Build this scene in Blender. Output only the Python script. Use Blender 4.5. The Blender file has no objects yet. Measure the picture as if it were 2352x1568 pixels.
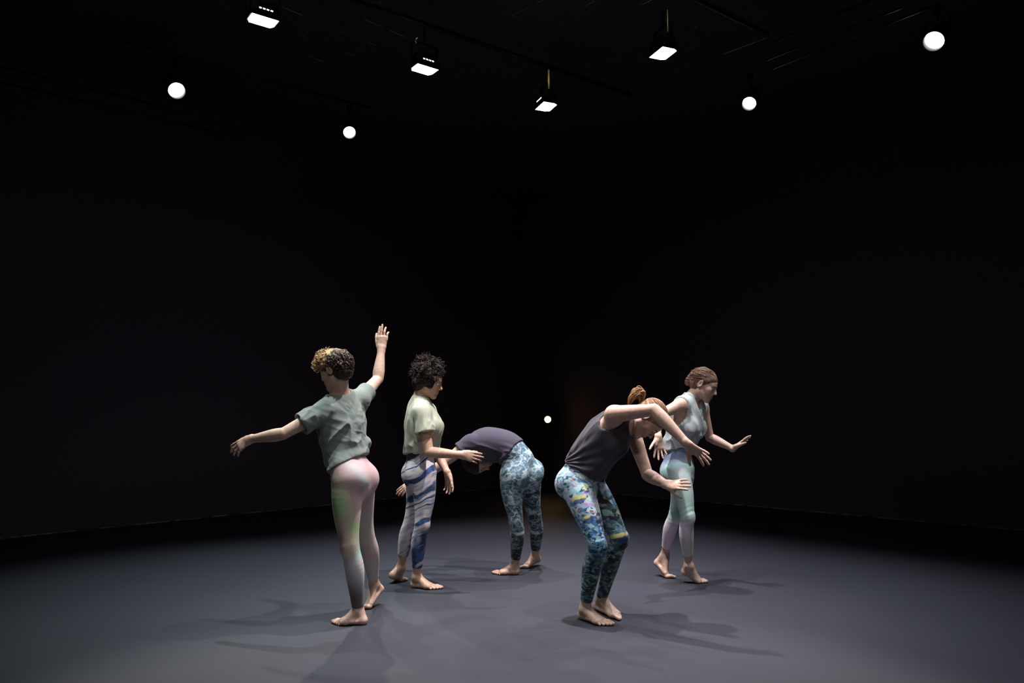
import bpy, math, random
import numpy as np
from mathutils import Vector, Matrix

# ------------------------------------------------------------------ camera, world, exposure
S = bpy.context.scene
C = S.collection
FPX, CAMH = 1764.0, 1.27
TH = math.atan(171 / FPX)
cam_d = bpy.data.cameras.new('camera'); cam = bpy.data.objects.new('camera', cam_d); C.objects.link(cam)
cam_d.sensor_width = 36; cam_d.lens = 36 * FPX / 2352; cam_d.clip_end = 100
cam.location = (0, 0, CAMH); cam.rotation_euler = (math.pi / 2 + TH, 0, 0)
S.camera = cam
S.view_settings.view_transform = 'Standard'; S.view_settings.look = 'None'
S.view_settings.gamma = 1; S.view_settings.use_curve_mapping = False
S.view_settings.exposure = 0.0
w = bpy.data.worlds.new('world'); S.world = w; w.use_nodes = True
w.node_tree.nodes['Background'].inputs[0].default_value = (0.0030, 0.0024, 0.0034, 1)
w.node_tree.nodes['Background'].inputs[1].default_value = 1.0
LED_W, SPOT_W, FRONT_W, FILL_W = 410.0, 220.0, 75.0, .12

def V(*a): return np.array(a, float)
def nz(v): v = np.asarray(v, float); return v / max(np.linalg.norm(v), 1e-9)
def ray(px, py):
    a = (px - 1176) / FPX; v = (784 - py) / FPX
    return V(a, math.cos(TH) - v * math.sin(TH), math.sin(TH) + v * math.cos(TH))
def at(px, py, Y):                       # where a sight line meets the vertical plane at distance Y
    d = ray(px, py); return V(0, 0, CAMH) + d * (Y / d[1])
def gz(px, py, z=0.0):                   # where a sight line meets the level z
    d = ray(px, py); return V(0, 0, CAMH) + d * ((z - CAMH) / d[2])

# ------------------------------------------------------------------ materials
def mat(name, col=(.5, .5, .5), rough=.6, metal=0.0, emit=None, estr=0.0, spec=.5):
    m = bpy.data.materials.new(name); m.use_nodes = True
    b = m.node_tree.nodes['Principled BSDF']
    b.inputs['Base Color'].default_value = (*col, 1); b.inputs['Roughness'].default_value = rough
    b.inputs['Metallic'].default_value = metal; b.inputs['Specular IOR Level'].default_value = spec
    if emit:
        b.inputs['Emission Color'].default_value = (*emit, 1); b.inputs['Emission Strength'].default_value = estr
    return m
def nodes(m): return m.node_tree.nodes, m.node_tree.links, m.node_tree.nodes['Principled BSDF']
def noise(m, scale, detail=4, rough=.5, dist=0.0, coord='Object', stretch=None, rot=None):
    N, L, b = nodes(m)
    tc = N.new('ShaderNodeTexCoord'); t = N.new('ShaderNodeTexNoise')
    t.inputs['Scale'].default_value = scale; t.inputs['Detail'].default_value = detail
    t.inputs['Roughness'].default_value = rough; t.inputs['Distortion'].default_value = dist
    mp = N.new('ShaderNodeMapping')
    if stretch: mp.inputs['Scale'].default_value = stretch
    if rot: mp.inputs['Rotation'].default_value = rot
    L.new(tc.outputs[coord], mp.inputs[0]); L.new(mp.outputs[0], t.inputs['Vector'])
    return t
def ramp(m, src, stops, interp='LINEAR'):
    N, L, b = nodes(m)
    r = N.new('ShaderNodeValToRGB'); r.color_ramp.interpolation = interp
    e = r.color_ramp.elements
    while len(e) < len(stops): e.new(.5)
    for i, (p, c) in enumerate(stops): e[i].position = p; e[i].color = (*c, 1)
    L.new(src, r.inputs[0]); return r
def mix(m, fac, a, b_, mode='MIX'):
    N, L, b = nodes(m)
    x = N.new('ShaderNodeMix'); x.data_type = 'RGBA'; x.blend_type = mode
    for sock, v in ((x.inputs[0], fac), (x.inputs[6], a), (x.inputs[7], b_)):
        if hasattr(v, 'links'): L.new(v, sock)
        elif isinstance(v, (int, float)): sock.default_value = v
        else: sock.default_value = (*v, 1)
    return x.outputs[2]
def bump(m, src, strength=.2, dist=.01):
    N, L, b = nodes(m)
    k = N.new('ShaderNodeBump'); k.inputs['Strength'].default_value = strength; k.inputs['Distance'].default_value = dist
    L.new(src, k.inputs['Height']); L.new(k.outputs[0], b.inputs['Normal'])
def attr(m, name='Col'):
    N, L, b = nodes(m)
    a = N.new('ShaderNodeAttribute'); a.attribute_name = name; return a.outputs['Color']
def setcol(m, sock):
    N, L, b = nodes(m); L.new(sock, b.inputs['Base Color'])

M = {}
m = M['floor'] = mat('grey_dance_floor', rough=.55, spec=.35)
a = noise(m, .8, 5); b_ = noise(m, 160, 2)
c1 = ramp(m, a.outputs[0], [(.3, (.0270, .0278, .0385)), (.7, (.0325, .0332, .0445))]).outputs[0]
c2 = mix(m, .25, c1, ramp(m, b_.outputs[0], [(.3, (.0145, .0150, .0215)), (.7, (.049, .050, .066))]).outputs[0])
setcol(m, c2); bump(m, b_.outputs[0], .15, .002)
m = M['wall'] = mat('black_wall_paint', (.098, .079, .106), .95, spec=.03)
m = M['ceiling'] = mat('black_ceiling_paint', (.070, .058, .076), .95, spec=.03)
m = M['black_metal'] = mat('black_powder_coat', (.005, .005, .0055), .55, spec=.25)
m = M['rail'] = mat('dull_steel_rail', (.05, .05, .055), .45, .6)
a = noise(m, 9, 4, .7)
setcol(m, ramp(m, a.outputs[0], [(.4, (.008, .008, .009)), (.7, (.07, .07, .075))]).outputs[0])
m = M['strip'] = mat('floor_edge_glint', (.2, .2, .2), .6)
a = noise(m, 5, 4, .7)
setcol(m, ramp(m, a.outputs[0], [(.42, (.02, .02, .02)), (.62, (.45, .45, .46))]).outputs[0])  # broken glint along the baseboard edge, painted as pale patches
m = M['wire'] = mat('steel_wire', (.10, .10, .11), .35, .9)
a = noise(m, 2.2, 3, .7)
setcol(m, ramp(m, a.outputs[0], [(.5, (.03, .03, .03)), (.62, (.95, .95, .98))]).outputs[0])  # near-white stretches paint short glints into the wire colour
M['led'] = mat('led_diffuser', (.9, .9, .9), .4, emit=(.93, .97, 1), estr=14)
M['lens'] = mat('spotlight_lens', (.9, .9, .9), .3, emit=(1, .97, .95), estr=14)
M['bulb'] = mat('warm_bulb_glass', (.9, .7, .3), .3, emit=(1, .62, .22), estr=30)
M['brass'] = mat('yellow_safety_cable', (.55, .42, .16), .4, .3)
M['eye'] = mat('dark_eye', (.03, .02, .015), .2)
M['brow'] = mat('brown_brow_hair', (.06, .035, .02), .8)
M['tie'] = mat('green_hair_tie', (.02, .07, .03), .7)
m = M['skin'] = mat('skin', rough=.5, spec=.35)
a = noise(m, 55, 4); setcol(m, mix(m, .35, attr(m), ramp(m, a.outputs[0], [(.3, (.34, .18, .135)), (.7, (.66, .45, .36))]).outputs[0], 'MIX'))
bump(m, a.outputs[0], .08, .002)
N_, L_, b = nodes(m); b.inputs['Subsurface Weight'].default_value = .12; b.inputs['Subsurface Radius'].default_value = (.012, .005, .003); b.inputs['Subsurface Scale'].default_value = 1
def cloth(name, dens=900, amt=.10, rough=.9):
    m = mat(name, rough=rough, spec=.15)
    a = noise(m, dens, 2)
    setcol(m, mix(m, amt, attr(m), ramp(m, a.outputs[0], [(.3, (.02, .02, .02)), (.7, (.9, .9, .9))]).outputs[0], 'SOFT_LIGHT'))
    bump(m, a.outputs[0], .12, .0015)
    N, L, b = nodes(m); b.inputs['Sheen Weight'].default_value = .12
    return m
M['cloth'] = cloth('jersey_fabric'); M['lycra'] = cloth('printed_stretch_fabric', 700, .06, .6)
m = M['hair'] = mat('hair', rough=.55, spec=.3)
a = noise(m, 90, 3, stretch=(1, 1, 1)); setcol(m, mix(m, .35, attr(m), ramp(m, a.outputs[0], [(.3, (.05, .05, .05)), (.7, (.8, .8, .8))]).outputs[0], 'SOFT_LIGHT'))

# ------------------------------------------------------------------ generic mesh helpers
def link(name, me, material=None, parent=None, loc=None, smooth=True):
    o = bpy.data.objects.new(name, me); C.objects.link(o)
    if material: me.materials.append(material)
    if parent is not None: o.parent = parent
    if loc is not None: o.location = loc
    if smooth and len(me.polygons): me.polygons.foreach_set('use_smooth', np.ones(len(me.polygons), bool))
    return o
def arrays_mesh(name, v, f, col=None):
    me = bpy.data.meshes.new(name)
    k = f.shape[1]
    me.vertices.add(len(v)); me.vertices.foreach_set('co', np.ascontiguousarray(v, np.float32).ravel())
    me.loops.add(f.size); me.loops.foreach_set('vertex_index', np.ascontiguousarray(f, np.int32).ravel())
    me.polygons.add(len(f)); me.polygons.foreach_set('loop_start', np.arange(0, f.size, k, dtype=np.int32))
    if col is not None:
        at_ = me.attributes.new('Col', 'FLOAT_COLOR', 'POINT')
        at_.data.foreach_set('color', np.concatenate([col, np.ones((len(col), 1))], 1).astype(np.float32).ravel())
    me.update(calc_edges=True); me.validate(); return me
class MB:                                 # collects boxes, tubes, lathes into one mesh
    def __init__(s): s.v = []; s.f = []
    def add(s, vs, fs):
        o = len(s.v); s.v += [tuple(map(float, p)) for p in vs]; s.f += [tuple(o + i for i in q) for q in fs]
    def box(s, c, d, R=None):
        vs = []
        for x in (-.5, .5):
            for y in (-.5, .5):
                for z in (-.5, .5):
                    p = np.array([x * d[0], y * d[1], z * d[2]])
                    if R is not None: p = R @ p
                    vs.append(p + np.array(c))
        s.add(vs, [(0, 1, 3, 2), (4, 6, 7, 5), (0, 4, 5, 1), (2, 3, 7, 6), (0, 2, 6, 4), (1, 5, 7, 3)])
    def tube(s, pts, r, n=10, cap=True):
        pts = [np.array(p, float) for p in pts]; rings = []
        rs = r if hasattr(r, '__len__') else [r] * len(pts)
        for i, p in enumerate(pts):
            t = nz(pts[min(i + 1, len(pts) - 1)] - pts[max(i - 1, 0)])
            ref = V(0, 0, 1) if abs(t[2]) < .9 else V(1, 0, 0)
            u = nz(np.cross(t, ref)); w_ = np.cross(t, u)
            rings.append([p + rs[i] * (math.cos(q) * u + math.sin(q) * w_) for q in np.arange(n) * 2 * math.pi / n])
        fs = []
        for i in range(len(pts) - 1):
            for j in range(n): fs.append((i * n + j, i * n + (j + 1) % n, (i + 1) * n + (j + 1) % n, (i + 1) * n + j))
        if cap: fs += [tuple(range(n))[::-1], tuple((len(pts) - 1) * n + j for j in range(n))]
        s.add([p for g in rings for p in g], fs)
    def prism(s, poly, z0, z1, R=None, c=(0, 0, 0), taper=1.0):
        n = len(poly); vs = [V(x, y, z0) for x, y in poly] + [V(x * taper, y * taper, z1) for x, y in poly]
        if R is not None: vs = [R @ p for p in vs]
        s.add([p + np.array(c) for p in vs], [tuple(range(n))[::-1], tuple(range(n, 2 * n))] + [(i, (i + 1) % n, n + (i + 1) % n, n + i) for i in range(n)])
    def build(s, name, material, parent=None, loc=None, smooth=False, bevel=0):
        me = bpy.data.meshes.new(name); me.from_pydata(s.v, [], s.f); me.update()
        o = link(name, me, material, parent, loc, smooth)
        if bevel:
            b = o.modifiers.new('bevel', 'BEVEL'); b.width = bevel; b.segments = 2; b.limit_method = 'ANGLE'
        return o
def empty(name, loc, label=None, cat=None, group=None, rot=None):
    o = bpy.data.objects.new(name, None); C.objects.link(o); o.location = loc; o.empty_display_size = .1
    if rot is not None: o.rotation_euler = rot
    tag(o, label, cat, group); return o
def tag(o, label=None, cat=None, group=None, kind=None):
    for k, v in (('label', label), ('category', cat), ('group', group), ('kind', kind)):
        if v: o[k] = v
    return o

# ------------------------------------------------------------------ the room: we look into one corner of a square black box
ZC = 5.25
CB, CL, CR = V(.13, 14.3, 0), V(-10.5, 2.3, 0), V(11.4, 3.0, 0)
CF = CL + CR - CB
def slab(name, pts, thick, material, kind='structure'):
    pts = [np.array(p, float) for p in pts]; n = nz(np.cross(pts[1] - pts[0], pts[2] - pts[0])) * thick
    k = len(pts); mb = MB()
    mb.add(pts + [p + n for p in pts], [tuple(range(k))[::-1], tuple(range(k, 2 * k))] + [(i, (i + 1) % k, k + (i + 1) % k, k + i) for i in range(k)])
    o = mb.build(name, material); return tag(o, kind=kind)
slab('floor', [CB, CR, CF, CL], .1, M['floor'])
up = V(0, 0, ZC)
slab('ceiling', [CB + up, CL + up, CF + up, CR + up], .1, M['ceiling'])
for nm, a, b in (('wall_left', CL, CB), ('wall_right', CB, CR), ('wall_front_right', CR, CF), ('wall_front_left', CF, CL)):
    slab(nm, [a, b, b + up, a + up], -.12, M['wall'])

# thin baseboard along the foot of each wall in view, its glint painted pale
for nm, a, b in (('baseboard_left', CL, CB), ('baseboard_right', CB, CR)):
    d = nz(b - a); inn = V(-d[1], d[0], 0) * -1
    mb = MB(); L = np.linalg.norm(b - a)
    R = np.array([d, inn, V(0, 0, 1)]).T
    mb.box(a + d * L / 2 + inn * .012 + V(0, 0, .005), (L * .98, .02, .010), R)
    tag(mb.build(nm, M['strip']), kind='structure')

# ------------------------------------------------------------------ lighting rig
ZL = 4.4
def frame_from(fwd, upv=V(0, 0, 1)):
    f = nz(fwd); s_ = nz(np.cross(f, upv)); u = np.cross(s_, f)
    return np.array([s_, u, f]).T          # local x = side, y = up, z = aim
def spot_lamp(name, parent, loc, aim, watts, size, blend, radius, color):
    d = bpy.data.lights.new(name, 'SPOT'); d.energy = watts; d.spot_size = math.radians(size); d.spot_blend = blend
    d.shadow_soft_size = radius; d.color = color
    o = bpy.data.objects.new(name, d); C.objects.link(o); o.parent = parent
    o.location = loc; o.rotation_mode = 'QUATERNION'; o.rotation_quaternion = Vector(aim).to_track_quat('-Z', 'Y')
    return o
def circle(r, n=28): return [(r * math.cos(2 * math.pi * i / n), r * math.sin(2 * math.pi * i / n)) for i in range(n)]
def round_spot(pos, target, r, watts, size, label):
    pos = np.array(pos); aim = nz(np.array(target) - pos); R = frame_from(aim)
    e = empty('round_spotlight', pos, label, 'spotlight', 'round spotlights in the rig')
    mb = MB(); n = 28
    prof = [(-.30, .45), (-.29, .75), (-.16, .95), (-.02, 1.02), (.05, 1.16), (.06, 1.16), (.055, 1.03), (-.005, 1.0)]
    vs = [R @ V(r * q * math.cos(2 * math.pi * i / n), r * q * math.sin(2 * math.pi * i / n), z) for z, q in prof for i in range(n)]
    fs = [(k * n + i, k * n + (i + 1) % n, (k + 1) * n + (i + 1) % n, (k + 1) * n + i) for k in range(len(prof) - 1) for i in range(n)]
    mb.add(vs, fs + [tuple(range(n))[::-1]]); mb.build('housing', M['black_metal'], e, smooth=True)
    mb = MB(); mb.prism(circle(r * 1.0), -.012, -.004, R); mb.build('lens', M['lens'], e)
    mb = MB()
    for sx in (-1, 1): mb.tube([R @ V(sx * r * 1.25, 0, -.10), R @ V(sx * r * 1.25, 0, -.10) + V(0, 0, r * 1.7)], .008, 8)
    mb.tube([R @ V(-r * 1.25, 0, -.10) + V(0, 0, r * 1.7), R @ V(r * 1.25, 0, -.10) + V(0, 0, r * 1.7)], .008, 8)
    mb.build('yoke', M['black_metal'], e)
    top = R @ V(0, 0, -.10) + V(0, 0, r * 1.7)
    mb = MB(); mb.tube([top, V(top[0], top[1], ZC - .45 - pos[2])], .010, 8); mb.box((top[0], top[1], ZC - .45 - pos[2]), (.05, .05, .07)); mb.build('hanger', M['black_metal'], e)
    spot_lamp('spot_beam', e, aim * .07, aim, watts, size, .55, r * .8, (1, .96, .93))
    return e
def led_lamp(pos, yaw, watts, tint, label, strut=0.0):
    pos = np.array(pos)
    e = empty('led_wash_light', pos, label, 'stage light', 'wash lights over the stage', (0, 0, yaw))
    w2, d2 = .105, .075
    poly = [(w2, -d2), (w2, d2 * .5), (w2 * .8, d2), (-w2 * .8, d2), (-w2, d2 * .5), (-w2, -d2)]
    mb = MB(); k = len(poly)
    out = [(x * 1.12, y * 1.12) for x, y in poly]
    vs = [V(x, y, 0) for x, y in poly] + [V(x, y, -.005) for x, y in out] + [V(x, y, .05) for x, y in out] + [V(x * .75, y * .7, .14) for x, y in out]
    fs = [(i, (i + 1) % k, k + (i + 1) % k, k + i) for i in range(k)]
    for q in (1, 2): fs += [(q * k + i, q * k + (i + 1) % k, (q + 1) * k + (i + 1) % k, (q + 1) * k + i) for i in range(k)]
    fs.append(tuple(3 * k + i for i in range(k))); mb.add(vs, fs); mb.build('housing', M['black_metal'], e)
    mb = MB(); mb.prism(poly, -.003, .004); mb.build('diffuser', M['led'], e)
    for i in range(4 if not strut or strut > .01 else 0):                                      # lit cooling slots in the flank
        mb = MB(); mb.box((-.045 + i * .03, -d2 * 1.12 + .005, .060), (.017, .008, .009)); mb.build('vent_slot', M['led'], e)
    for sx in (-1, 1):
        mb = MB(); mb.box((sx * w2 * 1.22, 0, .13), (.006, .03, .22)); mb.build('yoke_arm', M['black_metal'], e)
    mb = MB(); mb.box((0, 0, .24), (w2 * 2.46, .03, .006)); mb.tube([(0, 0, .24), (0, 0, ZC - .45 - pos[2])], .012, 8); mb.build('hanger', M['black_metal'], e)
    R_ = np.array(Matrix.Rotation(-yaw, 3, 'Z')); L3 = lambda x, y, z: R_ @ V(x, y, z)      # x, y along the room axes
    mb = MB()
    if strut: mb.box(L3(.02, -.10, .245), (strut, strut * .6, .20), R_)
    else: mb.tube([L3(-.06, -.12, .19), L3(-.066, -.125, .205), L3(-.058, -.12, .235), L3(-.05, -.10, .25)], .006, 6)
    mb.build('yellow_strut' if strut else 'safety_cable', M['brass'], e)
    sp = bpy.data.lights.new('strut_fill', 'POINT'); sp.energy = FILL_W; sp.shadow_soft_size = .02; sp.color = (1, .9, .75)
    so = bpy.data.objects.new('strut_fill', sp); C.objects.link(so); so.parent = e; so.location = L3(-.01, -.19, .26)  # added point light outside the housing, stands in for spill on strut and wires
    spot_lamp('wash_beam', e, (0, 0, -.03), (0, 0, -1), watts, 64, 1.0, .035, tint)
    return e

LED_PX = [(603, 48), (974, 160), (1255, 245), (1524, 123)]
led_pos = [gz(px, py, ZL) for px, py in LED_PX]
step_r = led_pos[1] - led_pos[0]; step_f = led_pos[3] - led_pos[2]
row2 = led_pos[3] - V(0, .3, 0)
led_pos += [row2 - step_r, row2 - 2 * step_r]
led_pos += [led_pos[3] + step_f, led_pos[3] + step_f - step_r, led_pos[3] + step_f - 2 * step_r]
TINT = [(.86, 1, .98), (.92, .95, 1), (.95, .93, 1), (.92, .95, 1), (1, .93, .92), (.88, 1, .96), (.93, .95, 1), (.92, .93, 1), (.92, .94, 1)]
LEDLAB = ['black wash light with a row of lit slots and a scrap of yellow cable'] * 2 + ['black wash light under a thick yellow strut, high above the small warm lamp', 'black wash light under a thin yellow strut, no lit slots beside it', 'plain black wash light facing straight down over the dancers']
POW = [1.6, 1.1, 1.6, 1.3, 2.6, .9, 1.2, .8, .6]
YAW = math.atan2(step_r[1], step_r[0])
for i, p in enumerate(led_pos): led_lamp(p, (YAW if i < 2 else YAW - math.pi / 2 - .25), LED_W * POW[i], TINT[i], LEDLAB[min(i, 4)], (0, 0, .016, .007, .007, 0, 0, 0, 0)[i])
SPOT = 'round spotlight facing the stage from above the audience side'
STAGE = V(0, 5.2, .8)
for px, py, dia in ((404, 205, 32), (802, 302, 26), (1722, 235, 28), (2148, 90, 36)):
    p = gz(px, py, ZL + .1); dist = np.linalg.norm(p - V(0, 0, CAMH))
    round_spot(p, V(p[0] * .12, 3.4, .9), dia * dist / FPX / 2 * .98, SPOT_W, 46, 'round glowing spotlight by the wall behind the dancer in %s' % ('the grey shirt' if px < 1176 else 'the pale tank top'))
for p in ((-1.1, .8, 4.5), (2.9, 1.2, 4.5)):
    round_spot(p, V(p[0] * -.1, 5.4, .7), .08, FRONT_W, 50, SPOT)

# pipes the lamps hang from, running with the rows
def bar(a, b, name, label, r=.024, material='black_metal', group=None, cat='pipe'):
    mb = MB(); mb.tube([a, b], r, 10); return tag(mb.build(name, M[material], smooth=True), label, cat, group)
ZB = ZC - .42
dr = nz(step_r * V(1, 1, 0))
for i, (c, w1, w2) in enumerate(((led_pos[1], 2.6, 2.6), (led_pos[4], 2.8, 2.8), (led_pos[7], 2.8, 2.8))):
    a = np.array(c); a[2] = ZB; bar(a - dr * w1, a + dr * w2, 'lighting_pipe', 'black pipe that carries a row of wash lights', .024, 'black_metal', 'pipes of the wash lights')
# faint rails high along both walls
for (x0, y0, x1, y1, z) in ((285, 95, 850, 248, 4.75), (0, 152, 280, 222, 4.55), (0, 188, 560, 318, 4.45), (250, 212, 700, 338, 4.4)):
    bar(gz(x0, y0, z), gz(x1, y1, z), 'wall_rail', 'thin dull steel rail high along the wall behind the dancer in the grey shirt', .012, 'rail', 'rails along the wall behind the dancer in the grey shirt', 'rail')
for (x0, y0, x1, y1, z) in ((2000, 0, 1770, 100, 4.75), (2070, 18, 1760, 138, 4.6), (2140, 15, 1775, 158, 4.55)):
    bar(gz(x0, y0, z), gz(x1, y1, z), 'wall_rail', 'thin dull steel rail high along the wall behind the dancer in the pale tank top', .011, 'rail', 'rails along the wall behind the dancer in the pale tank top', 'rail')
# woven steel tension wires under the ceiling
mb = MB(); zc = ZC - .12
for k in range(-7, 8):
    c0 = V(0, 6.6, zc); d1 = V(.707, .707, 0); d2 = V(-.707, .707, 0)
    mb.tube([c0 + d1 * k * .36 - d2 * 2.7, c0 + d1 * k * .36 + d2 * 2.7], .0022, 5)
    mb.tube([c0 + d2 * k * .36 - d1 * 2.7 + V(0, 0, .008), c0 + d2 * k * .36 + d1 * 2.7 + V(0, 0, .008)], .0022, 5)
tag(mb.build('wire_mesh', M['wire'], smooth=True), 'fine steel wire mesh stretched under the black ceiling', 'wire mesh', kind='stuff')
# small warm lamp on a stand in the far corner
p = at(1258, 963, 13.2)
e = empty('warm_lamp', (p[0], p[1], 0), 'small warm yellow lamp glowing in the dark far corner', 'lamp')
mb = MB(); mb.tube([(0, 0, 0), (0, 0, .02)], [.13, .12], 20); mb.tube([(0, 0, .02), (0, 0, p[2] - .06)], .011, 8); mb.build('stand', M['black_metal'], e)
mb = MB(); mb.tube([(0, .09, p[2]), (0, .03, p[2]), (0, -.03, p[2])], [.03, .06, .065], 20); mb.build('housing', M['black_metal'], e)
mb = MB(); mb.tube([(0, -.03, p[2]), (0, -.05, p[2]), (0, -.06, p[2])], [.054, .046, .02], 20); mb.build('bulb', M['bulb'], e, smooth=True)
pl = bpy.data.lights.new('bulb_glow', 'POINT'); pl.energy = .25; pl.color = (1, .65, .3); pl.shadow_soft_size = .04
o = bpy.data.objects.new('bulb_glow', pl); C.objects.link(o); o.parent = e; o.location = (0, -.12, p[2])
# ------------------------------------------------------------------ implicit-surface modelling for the figures
class Prim:
    def __init__(s, lo, hi, f): s.lo = np.minimum(*lo) if isinstance(lo, tuple) else lo; s.hi = hi; s.f = f
def cone(a, b, ra, rb):
    """envelope of a sphere that changes size from a to b"""
    a = np.array(a, float); b = np.array(b, float); ab = b - a; L = max(np.linalg.norm(ab), 1e-6); ax = ab / L; r = max(ra, rb)
    sl = float(np.clip((ra - rb) / L, -.85, .85)); sh = sl / math.sqrt(1 - sl * sl)
    def f(X, Y, Z):
        dx, dy, dz = X - a[0], Y - a[1], Z - a[2]
        w_ = dx * ax[0] + dy * ax[1] + dz * ax[2]
        q2 = np.maximum(dx * dx + dy * dy + dz * dz - w_ * w_, 0)
        l = np.clip(w_ - np.sqrt(q2) * sh, 0, L)
        return np.sqrt(q2 + (w_ - l) ** 2) - (ra + l / L * (rb - ra))
    return Prim(np.minimum(a, b) - r, np.maximum(a, b) + r, f)
def econe(a, b, s, ra, rb):
    """tapered capsule of elliptic section: s = side axis, r = (side, depth)"""
    a = np.array(a, float); b = np.array(b, float); ab = b - a; L = max(np.linalg.norm(ab), 1e-6); ax = ab / L
    s = nz(np.array(s) - ax * (np.array(s) @ ax)); n = np.cross(ax, s); r = max(*ra, *rb)
    def f(X, Y, Z):
        dx, dy, dz = X - a[0], Y - a[1], Z - a[2]
        w_ = dx * ax[0] + dy * ax[1] + dz * ax[2]
        t = np.clip(w_ / L, 0, 1); we = w_ - t * L
        u = dx * s[0] + dy * s[1] + dz * s[2]; v = dx * n[0] + dy * n[1] + dz * n[2]
        rs = ra[0] + t * (rb[0] - ra[0]); rn = ra[1] + t * (rb[1] - ra[1]); rw = np.minimum(rs, rn)
        q1, q2, q3 = u / rs, v / rn, we / rw
        k0 = np.sqrt(q1 * q1 + q2 * q2 + q3 * q3) + 1e-6
        k1 = np.sqrt((q1 / rs) ** 2 + (q2 / rn) ** 2 + (q3 / rw) ** 2) + 1e-4
        return k0 * (k0 - 1) / k1
    return Prim(np.minimum(a, b) - r, np.maximum(a, b) + r, f)
def ell(c, R, r):
    """ellipsoid; columns of R are its axes"""
    c = np.array(c, float); r = np.array(r, float); A = np.asarray(R)
    ext = np.sqrt(((A * r) ** 2).sum(1))
    def f(X, Y, Z):
        dx, dy, dz = X - c[0], Y - c[1], Z - c[2]; k0 = 0; k1 = 0
        for i in range(3):
            q = (dx * A[0, i] + dy * A[1, i] + dz * A[2, i]) / r[i]
            k0 = k0 + q * q; k1 = k1 + (q / r[i]) ** 2
        k0 = np.sqrt(k0) + 1e-6; return k0 * (k0 - 1) / (np.sqrt(k1) + 1e-4)
    return Prim(c - ext, c + ext, f)
class Cut:                                   # keeps what lies behind the plane
    def __init__(s, p, n): s.p = np.array(p, float); s.n = nz(n)
    def f(s, X, Y, Z): return (X - s.p[0]) * s.n[0] + (Y - s.p[1]) * s.n[1] + (Z - s.p[2]) * s.n[2]
class Group:
    def __init__(s, k=.02): s.ops = []; s.k = k
    def u(s, p, k=.012): s.ops.append(('u', p, k)); return s
    def sub(s, p, k=.006): s.ops.append(('s', p, k)); return s
    def cut(s, p, n, k=.002): s.ops.append(('c', Cut(p, n), k)); return s
    def bbox(s):
        ps = [p for o, p, k in s.ops if o == 'u']
        return np.min([p.lo for p in ps], 0), np.max([p.hi for p in ps], 0)
def smin(a, b, k):
    h = np.maximum(k - np.abs(a - b), 0) / k
    return np.minimum(a, b) - h * h * (k * .25)
def axis(lo, hi, fine, coarse, rng):
    out = [lo]
    while out[-1] < hi:
        x = out[-1]; out.append(x + (fine if any(a <= x <= b for a, b in rng) else coarse))
    return np.array(out, np.float32)
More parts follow.
